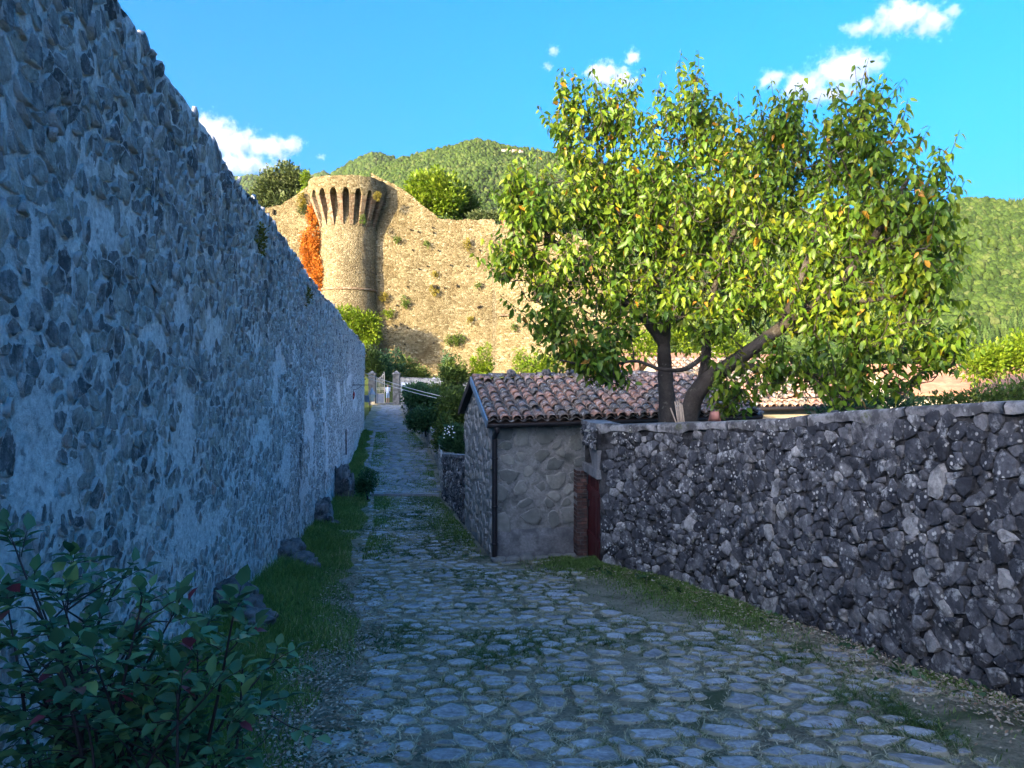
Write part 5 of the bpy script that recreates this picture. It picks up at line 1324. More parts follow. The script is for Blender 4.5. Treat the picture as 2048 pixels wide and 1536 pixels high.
# ------------------------------------------------------------------ rose bush in the left foreground
RB = thing('rose_bush', 'dark green rose-like bush with bare stems at the left foreground', 'bush', (-1.5, 3.2, float(lane_h(np.array(-1.5), np.array(3.2)))))
rr = np.random.default_rng(19)
stems = []; main_stems = []; ls, ld, lt = [], [], []
tops = [(20, 1075), (60, 1150), (150, 1120), (120, 1180), (215, 1200), (290, 1190), (345, 1215), (370, 1290), (430, 1235), (480, 1215), (500, 1260), (560, 1310), (480, 1330), (420, 1370), (330, 1330), (250, 1290), (180, 1270), (90, 1260), (30, 1270), (60, 1340), (140, 1350), (220, 1370), (300, 1420), (380, 1450), (460, 1440), (250, 1470), (120, 1450), (40, 1440), (180, 1500), (420, 1510), (330, 1500), (80, 1520), (520, 1400), (400, 1300), (270, 1240), (10, 1200), (200, 1320), (350, 1380), (110, 1400)]
for (x, y) in tops:
    Y = rr.uniform(2.75, 3.7); tip = px(x + rr.normal(0, 6), y + 8, Y)
    bx = -1.52 + rr.normal(0, .2) + (tip[0] + 1.5) * .35; by = 3.2 + rr.normal(0, .16); b = np.array([bx, by, float(lane_h(np.array(bx), np.array(by))) - .05])
    mid = (b + tip) / 2 + np.array([rr.normal(0, .05) - (tip[0] - bx) * .12, rr.normal(0, .05), .12]); c = crom([b, mid, tip], 8)
    main_stems.append(tube(c, np.linspace(rr.uniform(.008, .013), .003, len(c)), 6))
    for q_ in range(3): dv = unit(unit(tip - mid) + rr.normal(0, .55, 3)); ls.append(tip - (tip - mid) * .06 * q_); ld.append(dv); lt.append(None)
    for _ in range(rr.integers(2, 4)):          # side twigs
        i = rr.integers(6, len(c) - 2); dv = unit(rr.normal(0, 1, 3) * [1, .7, .35] + [0, 0, .45]); e = c[i] + dv * rr.uniform(.12, .3)
        tw = crom([c[i], (c[i] + e) / 2 + [0, 0, .02], e], 3); stems.append(tube(tw, np.linspace(.005, .002, len(tw)), 5)); ls.append(e); ld.append(dv); lt.append(tw)
    for i in range(7, len(c)):
        if c[i][2] < b[2] + .55 or rr.random() < .5: continue
        dv = unit(rr.normal(0, 1, 3) * [1, 1, .25] + [0, 0, .25]); ls.append(c[i] + dv * .02); ld.append(dv); lt.append(None)
for k, (V, F) in enumerate(main_stems): mk('stem', V, F, M['rose_stem'], RB)
V, F = join(stems); mk('twigs', V, F, M['rose_stem'], RB)['kind'] = 'stuff'
# compound leaves: a short stalk with five to seven leaflets
p, d, sd_, L_ = [], [], [], []; rach = []
for a_, dv in zip(ls, ld):
    dv = unit(np.array(dv) + [0, 0, .1]); sdv = unit(np.cross(dv, [0, 0, 1.]) + rr.normal(0, .15, 3)); ln = rr.uniform(.08, .14); tip = a_ + dv * ln + [0, 0, -.02]
    rach.append(tube([a_, (a_ + tip) / 2 + [0, 0, .006], tip], .0018, 4)); s0 = rr.uniform(.05, .085)
    for (f, sg) in ((.35, -1), (.35, 1), (.72, -1), (.72, 1), (1, 0)):
        q = a_ + (tip - a_) * f; dd_ = dv * .55 + sdv * sg * .85 + rr.normal(0, .14, 3) + [0, 0, -.08] if sg else dv + rr.normal(0, .1, 3)
        p.append(q); d.append(dd_); sd_.append(np.array([0, 0, 1.]) + rr.normal(0, .28, 3)); L_.append(s0 * (1.15 if sg == 0 else rr.uniform(.85, 1.05)))
p, d, sd_, L_ = map(np.array, (p, d, sd_, L_))
V, F = join(rach); mk('leaf_stalks', V, F, M['rose_stem'], RB)['kind'] = 'stuff'
Q = leaf_verts(p, d, sd_, L_, L_ * rr.uniform(.55, .7, len(p)), curl=rr.uniform(.0, .4, len(p)), fold=.2)
pieces(RB, 'leaflet', Q, LEAF_F, rr.random((len(p), 3)), screen_score(p, L_), M['rose'], 300, 'leaflets')

# ------------------------------------------------------------------ grass, weeds, litter
BLADE_F = np.array([[0, 1, 3], [0, 3, 2], [2, 3, 4]])
def blades(p, h, lean, w, r):
    N = len(p); az = r.uniform(0, 2 * math.pi, N); s = np.stack([np.cos(az), np.sin(az), 0 * az], 1); la = r.uniform(0, 2 * math.pi, N)
    l = np.stack([np.cos(la), np.sin(la), 0 * la], 1) * (lean * r.uniform(.2, 1.3, N) * h)[:, None]; up = np.zeros((N, 3)); up[:, 2] = h
    w = w[:, None] / 2
    return np.stack([p - s * w, p + s * w, p + l * .35 + up * .6 - s * w * .7, p + l * .35 + up * .6 + s * w * .7, p + l + up * r.uniform(.75, 1., N)[:, None]], 1)
def blade_obj(name, Q, tone, mat, label, cat='grass', parent=None):
    N = len(Q); o = mk(name, Q.reshape(-1, 3), (BLADE_F[None] + (np.arange(N) * 5)[:, None, None]).reshape(-1, 3), mat, parent, rnd=np.repeat(tone, 5, 0))
    tag(o, label, cat, kind='stuff'); return o
def bank_grass():
    r = np.random.default_rng(23); N = 185000
    Y = 3.2 + 42 * r.random(N) ** 2.0
    ex = edge_x(Y); wx = wall_x(Y) + .03
    q = np.stack([Y * 0, Y, Y * 0], 1)
    ex = ex + .22 * vnoise(q, .9, 40, 2)
    t_ = r.random(N) ** .8; X = wx + (ex - wx) * t_
    P3 = np.stack([X, Y, 0 * X], 1); dens = vnoise(P3, 1.6, 41, 2)
    thin = np.clip(1.5 - 1.25 * t_ + .5 * dens, .06, 1) * np.interp(Y, [4, 6.5], [.7, 1])
    k = r.random(N) < thin; X, Y, t_, dens = X[k], Y[k], t_[k], dens[k]; N = len(X)
    h = r.uniform(.05, .15, N) * (1.25 - .7 * t_) * (1 + .6 * dens); st_ = r.random(N) < .012; h = np.where(st_, h * 2.3, h)
    Q = blades(np.stack([X, Y, lane_h(X, Y) - .01], 1), h, .6, r.uniform(.005, .009, N) * (1 + Y * .06), r)
    tone = np.stack([np.clip(r.random(N) * .7 + .35 * t_ * r.random(N) + .3 * dens, 0, 1), r.random(N), r.random(N)], 1)
    blade_obj('grass', Q, tone, M['grass'], 'soft green grass on the bank along the foot of the left wall')
bank_grass()
def joint_grass():
    r = np.random.default_rng(29); C, th, R = LS; N0 = len(C)
    w = 1 / np.maximum(C[:, 1], 3) ** .9; k = r.choice(N0, 190000, p=w / w.sum()); N = len(k)
    j = r.integers(0, K, N); f = r.random(N); a0, a1 = th[k, j], th[k, (j + 1) % K]; r0, r1 = R[k, j], R[k, (j + 1) % K]
    x0, y0 = C[k, 0] + np.cos(a0) * r0, C[k, 1] + np.sin(a0) * r0; x1, y1 = C[k, 0] + np.cos(a1) * r1, C[k, 1] + np.sin(a1) * r1
    s = .97 + np.abs(r.normal(0, .16, N)); X = C[k, 0] + (x0 + (x1 - x0) * f - C[k, 0]) * s; Y = C[k, 1] + (y0 + (y1 - y0) * f - C[k, 1]) * s
    g = vnoise(np.stack([X, Y, 0 * X], 1), .7, 43, 2); g2 = vnoise(np.stack([X, Y, 0 * X], 1), 3.0, 44, 1)
    green = g + .5 * g2 + np.interp(Y, [4, 9, 13], [-.25, .12, .35]) + .35 * (right_x(Y) - X < 1.2)
    keep = r.random(N) < np.clip(.62 + .3 * g2 + .2 * green, .2, 1); X, Y, green = X[keep], Y[keep], green[keep]; N = len(X)
    h = r.uniform(.012, .042, N) * (1 + .7 * np.clip(green, 0, 1)); Q = blades(np.stack([X, Y, lane_h(X, Y) - .006], 1), h, 2.2, r.uniform(.004, .007, N) * (1 + Y * .07), r)
    tone = np.stack([np.clip(.72 - .75 * green + r.normal(0, .2, N), 0, 1), r.random(N), r.random(N)], 1)
    blade_obj('lane_grass', Q, tone, M['lane_grass'], 'short green and straw coloured grass in the joints of the lane')
joint_grass()
def verge_grass():
    r = np.random.default_rng(37); N = 42000
    Y = 4.5 + 10 * r.random(N) ** .8; d = np.abs(r.normal(0, .4, N)) + .02; X = right_x(Y) - d
    g = vnoise(np.stack([X, Y, 0 * X], 1), .9, 47, 2) + np.interp(Y, [6, 9, 12], [-.15, .1, .5]); k = (r.random(N) < np.clip(.22 + 1.2 * g, .03, 1)) & ~((Y > 13.6) & (X > 1.1) & (X < 1.6))
    X, Y = X[k], Y[k]; N = len(X); h = r.uniform(.02, .075, N)
    Q = blades(np.stack([X, Y, lane_h(X, Y) - .006], 1), h, 1., r.uniform(.005, .009, N) * (1 + Y * .06), r)
    tone = np.stack([np.clip(r.random(N) * .8, 0, 1), r.random(N), r.random(N)], 1)
    blade_obj('verge_grass', Q, tone, M['grass'], 'patchy grass along the foot of the garden wall and hut')
    # lane edges and middle strip further down
    N = 30000; Y = 14.5 + 30 * r.random(N) ** 1.1; s = r.random(N) < .45; X = np.where(s, right_x(Y) - .1 - np.abs(r.normal(0, .45, N)), edge_x(Y) + .25 + np.abs(r.normal(0, .35, N)))
    X = np.minimum(X, right_x(Y) - .1)
    g = vnoise(np.stack([X, Y, 0 * X], 1), .6, 48, 2); k = r.random(N) < np.clip(.5 + g, .05, 1); X, Y = X[k], Y[k]; N = len(X)
    Q = blades(np.stack([X, Y, lane_h(X, Y) - .006], 1), r.uniform(.03, .1, N), .8, r.uniform(.012, .024, N), r)
    blade_obj('lane_edge_grass', Q, np.stack([r.random(N) * .7, r.random(N), r.random(N)], 1), M['grass'], 'grass tufts along both edges of the lower lane and ramp')
verge_grass()
def litter():
    r = np.random.default_rng(31); N = 8000; Y = 4.2 + 9 * r.random(N) ** 1.7; X = edge_x(Y) - .05 + r.normal(0, .26, N) + .15 * vnoise(np.stack([Y, Y, Y], 1), .8, 3, 1)
    N2 = 4200; Y2 = 4.8 + 8 * r.random(N2) ** 1.4; X2 = right_x(Y2) - np.abs(r.normal(0, .35, N2)) - .04
    N3 = 900; Y3 = 4.5 + 12 * r.random(N3); X3 = r.uniform(edge_x(Y3), right_x(Y3) - .1)
    X = np.concatenate([X, X2, X3]); Y = np.concatenate([Y, Y2, Y3]); N = len(X)
    p = np.stack([X, Y, lane_h(X, Y) + r.uniform(.012, .045, N)], 1); L = r.uniform(.022, .05, N)
    d = unit(r.normal(0, 1, (N, 3)) * [1, 1, .22]); Q = quad_leaf(p, d, np.array([0, 0, 1.]) + r.normal(0, .3, (N, 3)), L, L * r.uniform(.4, .6, N))
    T = np.array(QUAD_F); o = mk('fallen_leaves', Q.reshape(-1, 3), (T[None] + (np.arange(N) * 4)[:, None, None]).reshape(-1, 3), M['litter'], rnd=np.repeat(r.random((N, 3)), 4, 0), smooth=False)
    tag(o, 'dry curled leaves fallen along both sides of the lane', 'leaves', kind='stuff')
litter()
# broad weeds at the foot of the garden wall
for k, (y, dx, n) in enumerate([(12.6, .25, 26), (11.9, .2, 30), (11.2, .3, 22), (9.3, .15, 14), (8.0, .2, 16), (7.0, .3, 18), (6.4, .12, 12)]):
    b = np.array([float(right_x(y)) - dx, y, 0.]); b[2] = float(lane_h(b[0:1], b[1:2])[0]); r = np.random.default_rng(400 + k)
    o = thing('weed', ('leafy weed beside the red door', 'thick leafy weed right of the red door', 'third weed from the door along the wall foot', 'small weed midway along the garden wall', 'broad-leaved weed at the middle of the wall foot', 'flat weed where the leaf litter starts', 'nearest small weed under the garden wall')[k], 'weed', b, 'weeds at the garden wall foot')
    P_ = b + r.normal(0, .09, (n, 3)) * [1, 1.4, 0] + [0, 0, .01]; d = unit(r.normal(0, 1, (n, 3)) * [1, 1, .3] + [0, 0, .6]); L_ = r.uniform(.06, .15, n)
    Q = leaf_verts(P_, d, np.array([0, 0, 1.]) + r.normal(0, .3, (n, 3)), L_, L_ * .45, curl=.3)
    pieces(o, 'leaf', Q, LEAF_F, r.random((n, 3)), L_, M['shrub'], 300)
# ------------------------------------------------------------------ the gate and its surroundings
M['pillar'] = rock_mat('pillar', [(.3, (.14, .135, .125)), (.7, (.25, .245, .23))], dark=((.07, .07, .065), 2.5, .45, .6, .8), grain=9, bump=.6, use_rnd=False)
M['cream_iron'] = plain('cream_iron', (.62, .55, .43), .6, .3)
M['grey_panel'] = plain('grey_panel', (.20, .23, .27), .6, .3, 4)
M['board'] = plain('board', (.75, .78, .82), .5, .3)
M['bin'] = plain('bin', (.13, .19, .27), .5, .4)
M['lamp_glass'] = plain('lamp_glass', (.72, .66, .48), .35, .5)
M['lamp_metal'] = plain('lamp_metal', (.38, .40, .42), .5, .5)
M['red'] = plain('red', (.45, .02, .03), .6)
M['rust'] = plain('rust', (.13, .05, .04), .8, .2, 20)
M['cable'] = plain('cable', (.70, .68, .60), .6)
M['cane'] = plain('cane', (.42, .33, .24), .6, .3, 10)
def pillar(x, label):
    c = px(x, 808, 67.0); c[2] = float(lane_z(67.)) - .1
    o = thing('gate_pillar', label, 'pillar', c, 'gate pillars')
    for k in range(8):
        V, F = box(c + [0, .0, .17 + k * .335], (.56 + .02 * (k % 2), .56 + .02 * (k % 2), .325)); mk('block', V, F, M['pillar'], o, smooth=False, loc=V.mean(0))
    V, F = box(c + [0, 0, 2.74], (.70, .70, .10)); mk('cap_slab', V, F, M['pillar'], o, smooth=False, loc=V.mean(0))
    b = c + [0, 0, 2.79]; V = np.array([b + [-.3, -.3, 0], b + [.3, -.3, 0], b + [.3, .3, 0], b + [-.3, .3, 0], b + [0, 0, .26]])
    mk('cap_pyramid', V, [[0, 1, 4], [1, 2, 4], [2, 3, 4], [3, 0, 4], [3, 2, 1, 0]], M['pillar'], o, smooth=False, loc=b)
    return c
cL = pillar(744.5, 'left stone gate pillar with pyramid cap at the end of the lane')
cR = pillar(793, 'right stone gate pillar with pyramid cap beside the white boards')
gz = float(lane_z(67.))
gt = thing('gate', 'cream iron gate leaf with grey lower panel standing closed beside the opening', 'gate', (cL[0] + .33, 67, gz))
x0, x1 = cL[0] + .34, px(769, 0, 67)[0]
n = 6
for k in range(n):
    x = x0 + (x1 - x0) * (k + .3) / (n - .4); topz = gz + 2.15 + .62 * (k / (n - 1)) ** 1.6
    V, F = tube([(x, 67, gz + .9), (x, 67, topz), (x, 67, topz + .1)], [.026, .026, .006], 6); mk('bar', V, F, M['cream_iron'], gt, loc=V.mean(0))
for z in (gz + .93, gz + 1.30, gz + 1.42, gz + 2.02):
    V, F = box(((x0 + x1) / 2, 67.03, z), (x1 - x0, .04, .055)); mk('rail', V, F, M['cream_iron'], gt, smooth=False, loc=V.mean(0))
tr_ = np.linspace(0, 1, 9); V, F = tube([(x0 + (x1 - x0) * t_, 67.0, gz + 2.1 + .6 * t_ ** 1.6) for t_ in tr_], .028, 6); mk('top_rail', V, F, M['cream_iron'], gt)
for x in (x0 + .02, x1 - .02):
    V, F = box((x, 67.0, gz + 1.25 + (.2 if x > x0 + .1 else 0)), (.05, .05, 2.3 + (.4 if x > x0 + .1 else 0))); mk('stile', V, F, M['cream_iron'], gt, smooth=False, loc=V.mean(0))
V, F = box(((x0 + x1) / 2, 67.03, gz + .50), (x1 - x0 - .1, .03, .82)); mk('panel', V, F, M['grey_panel'], gt, smooth=False, loc=V.mean(0))
# threshold
V, F = box(((cL[0] + cR[0]) / 2, 66.95, gz - .02), (cR[0] - cL[0] - .6, .5, .16)); tag(mk('gate_step', V, F, M['pillar'], smooth=False, loc=V.mean(0)), 'flat stone step under the gate opening', 'step')
# wall beside the gate
gsw = thing('gate_wall', 'pale stone wall running right from the gate pillar below the field', 'stone wall', (-8, 66.8, gz))
P0 = px(799, 0, 66.8)[0]; P1 = px(900, 0, 64.5)[0]; P2 = px(985, 0, 60)[0]
free_wall(gsw, [(P0, 66.9), ((P0 + P1) / 2, 65.8), (P1, 64.5), (P2, 60)], lambda f: np.interp(f, [0, .5, 1], [2.15, 1.95, .7]), lambda f: 0 * f - 1.2, .45, M['render'], M['hut_stone'], .42, .3, 87, 60, M['coping'], -1)
for k, y in enumerate((769, 779)):
    c = px(809.5, y, 64.9); V, F = box(c, (.56, .03, .34), .12); tag(mk('sign_board', V, F, M['board'], smooth=False, loc=c), ('upper', 'lower')[k] + ' of the two white boards beside the right gate pillar', 'sign', 'white boards by the gate')
V, F = tube([(px(809.5, 0, 64.95)[0], 64.97, -.6), (px(809.5, 0, 64.95)[0], 64.97, 1.9)], .03, 6); tag(mk('sign_post', V, F, M['iron']), 'thin dark post carrying the two white boards', 'post')
# litter bin on a post
bc = px(734, 797, 60); bz = float(lane_z(60.))
bn = thing('litter_bin', 'blue-grey litter bin on a post left of the gate', 'bin', (bc[0], 60, bz))
V, F = lathe([(.19, bc[2] - .28), (.20, bc[2] + .2), (.215, bc[2] + .21), (.215, bc[2] + .25), (.18, bc[2] + .25), (.17, bc[2] - .2)], 14, bc[0], 60.0); mk('drum', V, F, M['bin'], bn)
V, F = tube([(bc[0] + .22, 60.05, bz - .1), (bc[0] + .22, 60.05, bc[2] + .4)], .03, 6); mk('post', V, F, M['iron'], bn)
V, F = lathe([(.0, bc[2] - .27), (.185, bc[2] - .275)], 14, bc[0], 60.0); mk('base', V, F, M['bin'], bn)
# lantern on a wall bracket
LY = 34.6; la = wall_pt(np.array([LY]), np.array([px(703, 770, LY)[2]]), -.05)[0]; lb = px(744, 770, LY)
lt_ = thing('street_lantern', 'old wall lantern with cream glass hanging from an iron bracket', 'lantern', la)
V, F = tube([la, lb], .016, 6); br_ = mk('bracket', V, F, M['iron'], lt_)
V, F = tube([la + [.05, 0, 0], la + [.06, 0, -.2]], .014, 5); mk('bracket_plate', V, F, M['iron'], br_)
V, F = tube(crom([la + [.1, 0, -.22], la + [.3, 0, -.16], la + [.5, 0, -.005]], 4), .009, 5); mk('bracket_brace', V, F, M['iron'], br_)
V, F = tube([lb + [0, 0, .03], lb + [0, 0, -.16]], .01, 5); mk('hanger', V, F, M['iron'], lt_)
def frus(c, r0, z0, r1, z1, n=6, closed=True):
    V = []; 
    for (r_, z) in ((r0, z0), (r1, z1)): V += [(c[0] + r_ * math.cos(2 * math.pi * (k + .5) / n), c[1] + r_ * math.sin(2 * math.pi * (k + .5) / n), c[2] + z) for k in range(n)]
    F = [[k, (k + 1) % n, n + (k + 1) % n, n + k] for k in range(n)] + [list(range(n))[::-1], list(range(n, 2 * n))]
    return np.array(V), F
V, F = frus(lb, .175, -.42, .06, -.20); mk('cap', V, F, M['lamp_metal'], lt_, smooth=False)
V, F = frus(lb, .065, -.20, .03, -.12); mk('finial', V, F, M['lamp_metal'], lt_, smooth=False)
V, F = frus(lb, .11, -.72, .155, -.43); mk('glass', V, F, M['lamp_glass'], lt_, smooth=False)
V, F = frus(lb, .115, -.735, .118, -.715); mk('base_rim', V, F, M['lamp_metal'], lt_, smooth=False)
V, F = frus(lb, .178, -.435, .178, -.418); mk('rim', V, F, M['lamp_metal'], lt_, smooth=False)
# red hanging charm and iron rod on the wall
rcn = wall_pt(np.array([35.0]), np.array([px(705, 790, 35.)[2]]), .05)[0]
rt = thing('wall_charm', 'small red object hanging on the left wall under the lantern bracket', 'ornament', rcn)
V, F = tube([rcn + [0, 0, .16], rcn + [.01, 0, .06], rcn + [-.01, 0, -.06], rcn + [-.02, 0, -.2]], [.02, .045, .05, .012], 7); mk('red_body', V, F, M['red'], rt)
V, F = tube([rcn + [0, 0, .26], rcn + [0, 0, .15]], .008, 5); mk('string', V, F, M['iron'], rt)
ry = 30.5; ra_ = wall_pt(np.array([ry]), np.array([-.2]), .04)[0]; rb_ = wall_pt(np.array([ry]), np.array([-1.2]), .05)[0]
V, F = tube([ra_, rb_], .022, 6); tag(mk('iron_rod', V, F, M['rust'], loc=rb_), 'rusty vertical iron rod fixed low on the left wall', 'rod')
# two pale cables across the lane
for k, (a_, b_) in enumerate((((726.8, 745, 45.3), (890, 794, 38.0)), ((726.8, 752, 45.3), (886, 799, 38.0)))):
    A_, B_ = px(*a_), px(*b_); ts_ = np.linspace(0, 1, 14)
    pts = [A_ + (B_ - A_) * t_ + np.array([0, 0, -.10 * 4 * t_ * (1 - t_)]) for t_ in ts_]
    V, F = tube(pts, .017, 5); tag(mk('cable', V, F, M['cable']), ('upper', 'lower')[k] + ' pale cable from the left wall end to the shrubs', 'cable', 'cables across the lane')
# canes and a tile behind the garden wall coping
for k, (x_, y_, xb) in enumerate(((1341, 816, 1354), (1350, 803, 1357), (1354, 801, 1359), (1358, 800, 1362), (1361, 806, 1365), (1364, 809, 1369))):
    V, F = tube([px(xb + 6, 915, 12.15), px(xb, 850, 12.1 + .01 * k), px(x_, y_, 12.05 + .01 * k)], [.012, .012, .010], 6)
    tag(mk('garden_cane', V, F, M['cane'], loc=V.mean(0)), ('leaning cane set apart to the left of the bundle', 'second cane from the left in the bundle by the trunk', 'third cane from the left in the bundle by the trunk', 'fourth cane from the left in the bundle by the trunk', 'fifth cane from the left in the bundle by the trunk', 'rightmost cane in the bundle by the trunk')[k], 'cane', 'canes by the cherry trunk')
tb = gw_pt(np.array([2.25]), np.array([0.]), -.25)[0]; tb[2] = float(gw_top(tb[1])) + .02
q = TV * [1., .34, 1.]; V = tb + np.outer(q[:, 0], [.9, -.3, 0]) + np.outer(q[:, 1], [0, 0, 1.]) + np.outer(q[:, 2], [.3, .9, 0])
tag(mk('clay_tile', V, TF, M['tile_clean'], rnd=(.6, .5, 0), loc=tb), 'broken clay tile standing on the garden wall coping', 'tile')

# ------------------------------------------------------------------ people
M['skin'] = plain('skin', (.45, .27, .19), .6); M['shirt'] = plain('shirt', (.72, .76, .80), .8, .2); M['blue_shirt'] = plain('blue_shirt', (.30, .45, .62), .8, .2)
M['shorts'] = plain('shorts', (.38, .48, .60), .85, .2); M['hair'] = plain('hair', (.05, .035, .025), .7); M['shoe'] = plain('shoe', (.12, .11, .11), .7); M['dark_cloth'] = plain('dark_cloth', (.05, .06, .09), .8)
def person(label, foot, rz, H, top_m, low_m, arms, low_z):
    s = H / 1.72
    J = dict(hip=(0, 0, .92), waist=(0, 0, 1.05), chest=(0, -.01, 1.28), neck=(0, 0, 1.46), head=(0, -.03, 1.60), crown=(0, -.02, 1.68))
    parts = []
    def lim(pts, rad, k=10): parts.append(tube(crom(np.array(pts, float), 5), np.interp(np.linspace(0, 1, (len(pts) - 1) * 5 + 1), np.linspace(0, 1, len(rad)), rad), k))
    lim([(0, 0, .84), (0, 0, .95), (0, 0, 1.08), (0, -.01, 1.28), (0, 0, 1.42), (0, 0, 1.49)], [.12, .155, .135, .17, .13, .055])
    lim([(0, 0, 1.44), (0, -.01, 1.52)], [.055, .05])
    V, F = ICO[3]; parts.append((V * [.077, .095, .118] + [0, -.02, 1.61], F.tolist()))
    parts.append((ICO[2][0] * [.014, .02, .02] + [0, -.118, 1.60], ICO[2][1].tolist()))
    for sx in (-1, 1):
        parts.append((ICO[2][0] * [.012, .02, .03] + [sx * .08, -.01, 1.61], ICO[2][1].tolist()))
        st = .06 * sx
        lim([(sx * .08, 0, .93), (sx * .095, -.02 + st * .6, .52), (sx * .10, .02 + st, .10), (sx * .10, .0 + st, .05)], [.088, .068, .06, .058, .042, .04])
        lim([(sx * .10, .05 + st, .04), (sx * .105, -.06 + st, .035), (sx * .11, -.15 + st, .025)], [.042, .042, .03])
        e, h_ = arms[0 if sx < 0 else 1]
        lim([(sx * .15, 0, 1.40), (sx * .20, 0, 1.38), e, h_], [.06, .055, .045, .04, .034, .028])
        hv = unit(np.array(h_) - np.array(e)); parts.append((ICO[2][0] * [.035, .03, .045] + np.array(h_) + hv * .04, ICO[2][1].tolist()))
        for q in range(5):
            o_ = np.array([(q - 2) * .016, 0, 0]); lim([np.array(h_) + hv * .06 + o_, np.array(h_) + hv * (.10 if q else .08) + o_ * 1.3, np.array(h_) + hv * (.125 if q else .09) + o_ * 1.2 + [0, -.01, 0]], [.010, .009, .008], 6)
    V, F = join(parts); me = bpy.data.meshes.new('tmp'); me.from_pydata(V.tolist(), [], F); tmp = bpy.data.objects.new('tmp', me); COL.objects.link(tmp)
    md = tmp.modifiers.new('r', 'REMESH'); md.mode = 'VOXEL'; md.voxel_size = .014
    dg = bpy.context.evaluated_depsgraph_get(); me2 = bpy.data.meshes.new_from_object(tmp.evaluated_get(dg)); bpy.data.objects.remove(tmp)
    co = np.empty(len(me2.vertices) * 3); me2.vertices.foreach_get('co', co); co = co.reshape(-1, 3)
    me2.materials.clear()
    for m_ in (M['skin'], top_m, low_m, M['shoe']): me2.materials.append(m_)
    cen = np.empty(len(me2.polygons) * 3); me2.polygons.foreach_get('center', cen); cen = cen.reshape(-1, 3)
    z = cen[:, 2]; r_ = np.hypot(cen[:, 0], cen[:, 1]); mi = np.zeros(len(z), np.int32)
    mi[(z > .98) & (z < 1.47) & (np.abs(cen[:, 0]) < .235)] = 1; mi[(z > low_z) & (z <= .98) & (np.abs(cen[:, 0]) < .2)] = 2; mi[z < .07] = 3
    mi[(z >= 1.455) & (r_ < .09)] = 0
    me2.polygons.foreach_set('material_index', mi); me2.polygons.foreach_set('use_smooth', np.ones(len(z), bool))
    R = np.array([[math.cos(rz), -math.sin(rz), 0], [math.sin(rz), math.cos(rz), 0], [0, 0, 1]])
    me2.vertices.foreach_set('co', (co * s @ R.T).ravel()); me2.update()
    o = thing('person', label, 'person', foot)
    b_ = bpy.data.objects.new('body', me2); COL.objects.link(b_); b_.parent = o
    V, F = ICO[3]; keep = [f for f in F.tolist() if (V[f].mean(0)[2] > .12 or V[f].mean(0)[1] > .25) and V[f].mean(0)[2] > -.35]
    Vh = (V * (1 + .06 * vnoise(V, 5, 3, 2))[:, None] * [.086, .104, .125] + [0, -.012, 1.618]) * s @ R.T + np.asarray(foot); used = sorted({i for f in keep for i in f}); mp_ = {v: i for i, v in enumerate(used)}
    mk('hair', Vh[used], [[mp_[i] for i in f] for f in keep], M['hair'], o)
    return o
pf = px(775.5, 0, 66.9); pf[2] = gz + .06
person('person in pale shirt and light blue shorts standing in the gate opening', tuple(pf), .35, 1.68, M['shirt'], M['shorts'], [((-.24, -.06, 1.12), (-.08, -.26, 1.14)), ((.25, -.02, 1.12), (.10, -.26, 1.16))], .50)
pg = px(868, 0, 78); pgz = float(ground_h(pg[0], 78.))
person('distant person in a white top on the lit field beyond the gate wall', (float(pg[0]), 78.0, pgz), 2.4, 1.66, M['shirt'], M['dark_cloth'], [((-.26, .0, 1.12), (-.27, -.06, .86)), ((.26, .02, 1.12), (.27, -.05, .86))], .1)

# added tree out of view, crown shaped to shade the cherry tree's right
sb = np.array([-20.0, -20.7, 6.0])
plant('added_shade_tree', 'tall broad tree added unseen behind the viewer to shade the cherry tree', 'tree', [(sb + [0, 0, 7.4], np.array([2.6, 2.6, 2.4])), (sb + [-2.3, 2.1, 9.3], np.array([1.9, 1.9, 1.9])), (sb + [1.5, -1.5, 7.2], np.array([2.3, 2.3, 2.4])), (sb + [.3, -.2, 9.6], np.array([2.2, 2.2, 2.0])), (sb + [1.0, -.9, 5.6], np.array([2.1, 2.1, 1.8]))], tuple(sb), .3, 1100, 16, .5, .42, M['mid_leaf'], 260)

for k in range(7):   # row of unseen trees added behind the left wall to shade the gate
    y_ = 28.0 + 5.6 * k; tb_ = np.array([-24.0 - .1 * k, y_, 4.2])
    plant('added_shade_tree', ('first', 'second', 'third', 'fourth', 'fifth', 'sixth', 'last')[k] + ' tree of the unseen row added behind the left wall to shade the gate', 'tree', [(tb_ + [0, 0, 2.4], np.array([2.4, 3.2, 2.3])), (tb_ + [0, 1.5, 3.2], np.array([2.0, 2.2, 1.5])), (tb_ + [0, -1, 1.2], np.array([2.2, 2.6, 1.6])), (tb_ + [.3, 2.8, 1.4], np.array([1.8, 2.2, 1.8])), (tb_ + [.3, -2.8, 2.6], np.array([1.8, 2.2, 1.6]))], tuple(tb_), .2, 420, 16, .6, .5, M['mid_leaf'], 270 + k, 'unseen trees added for shade')

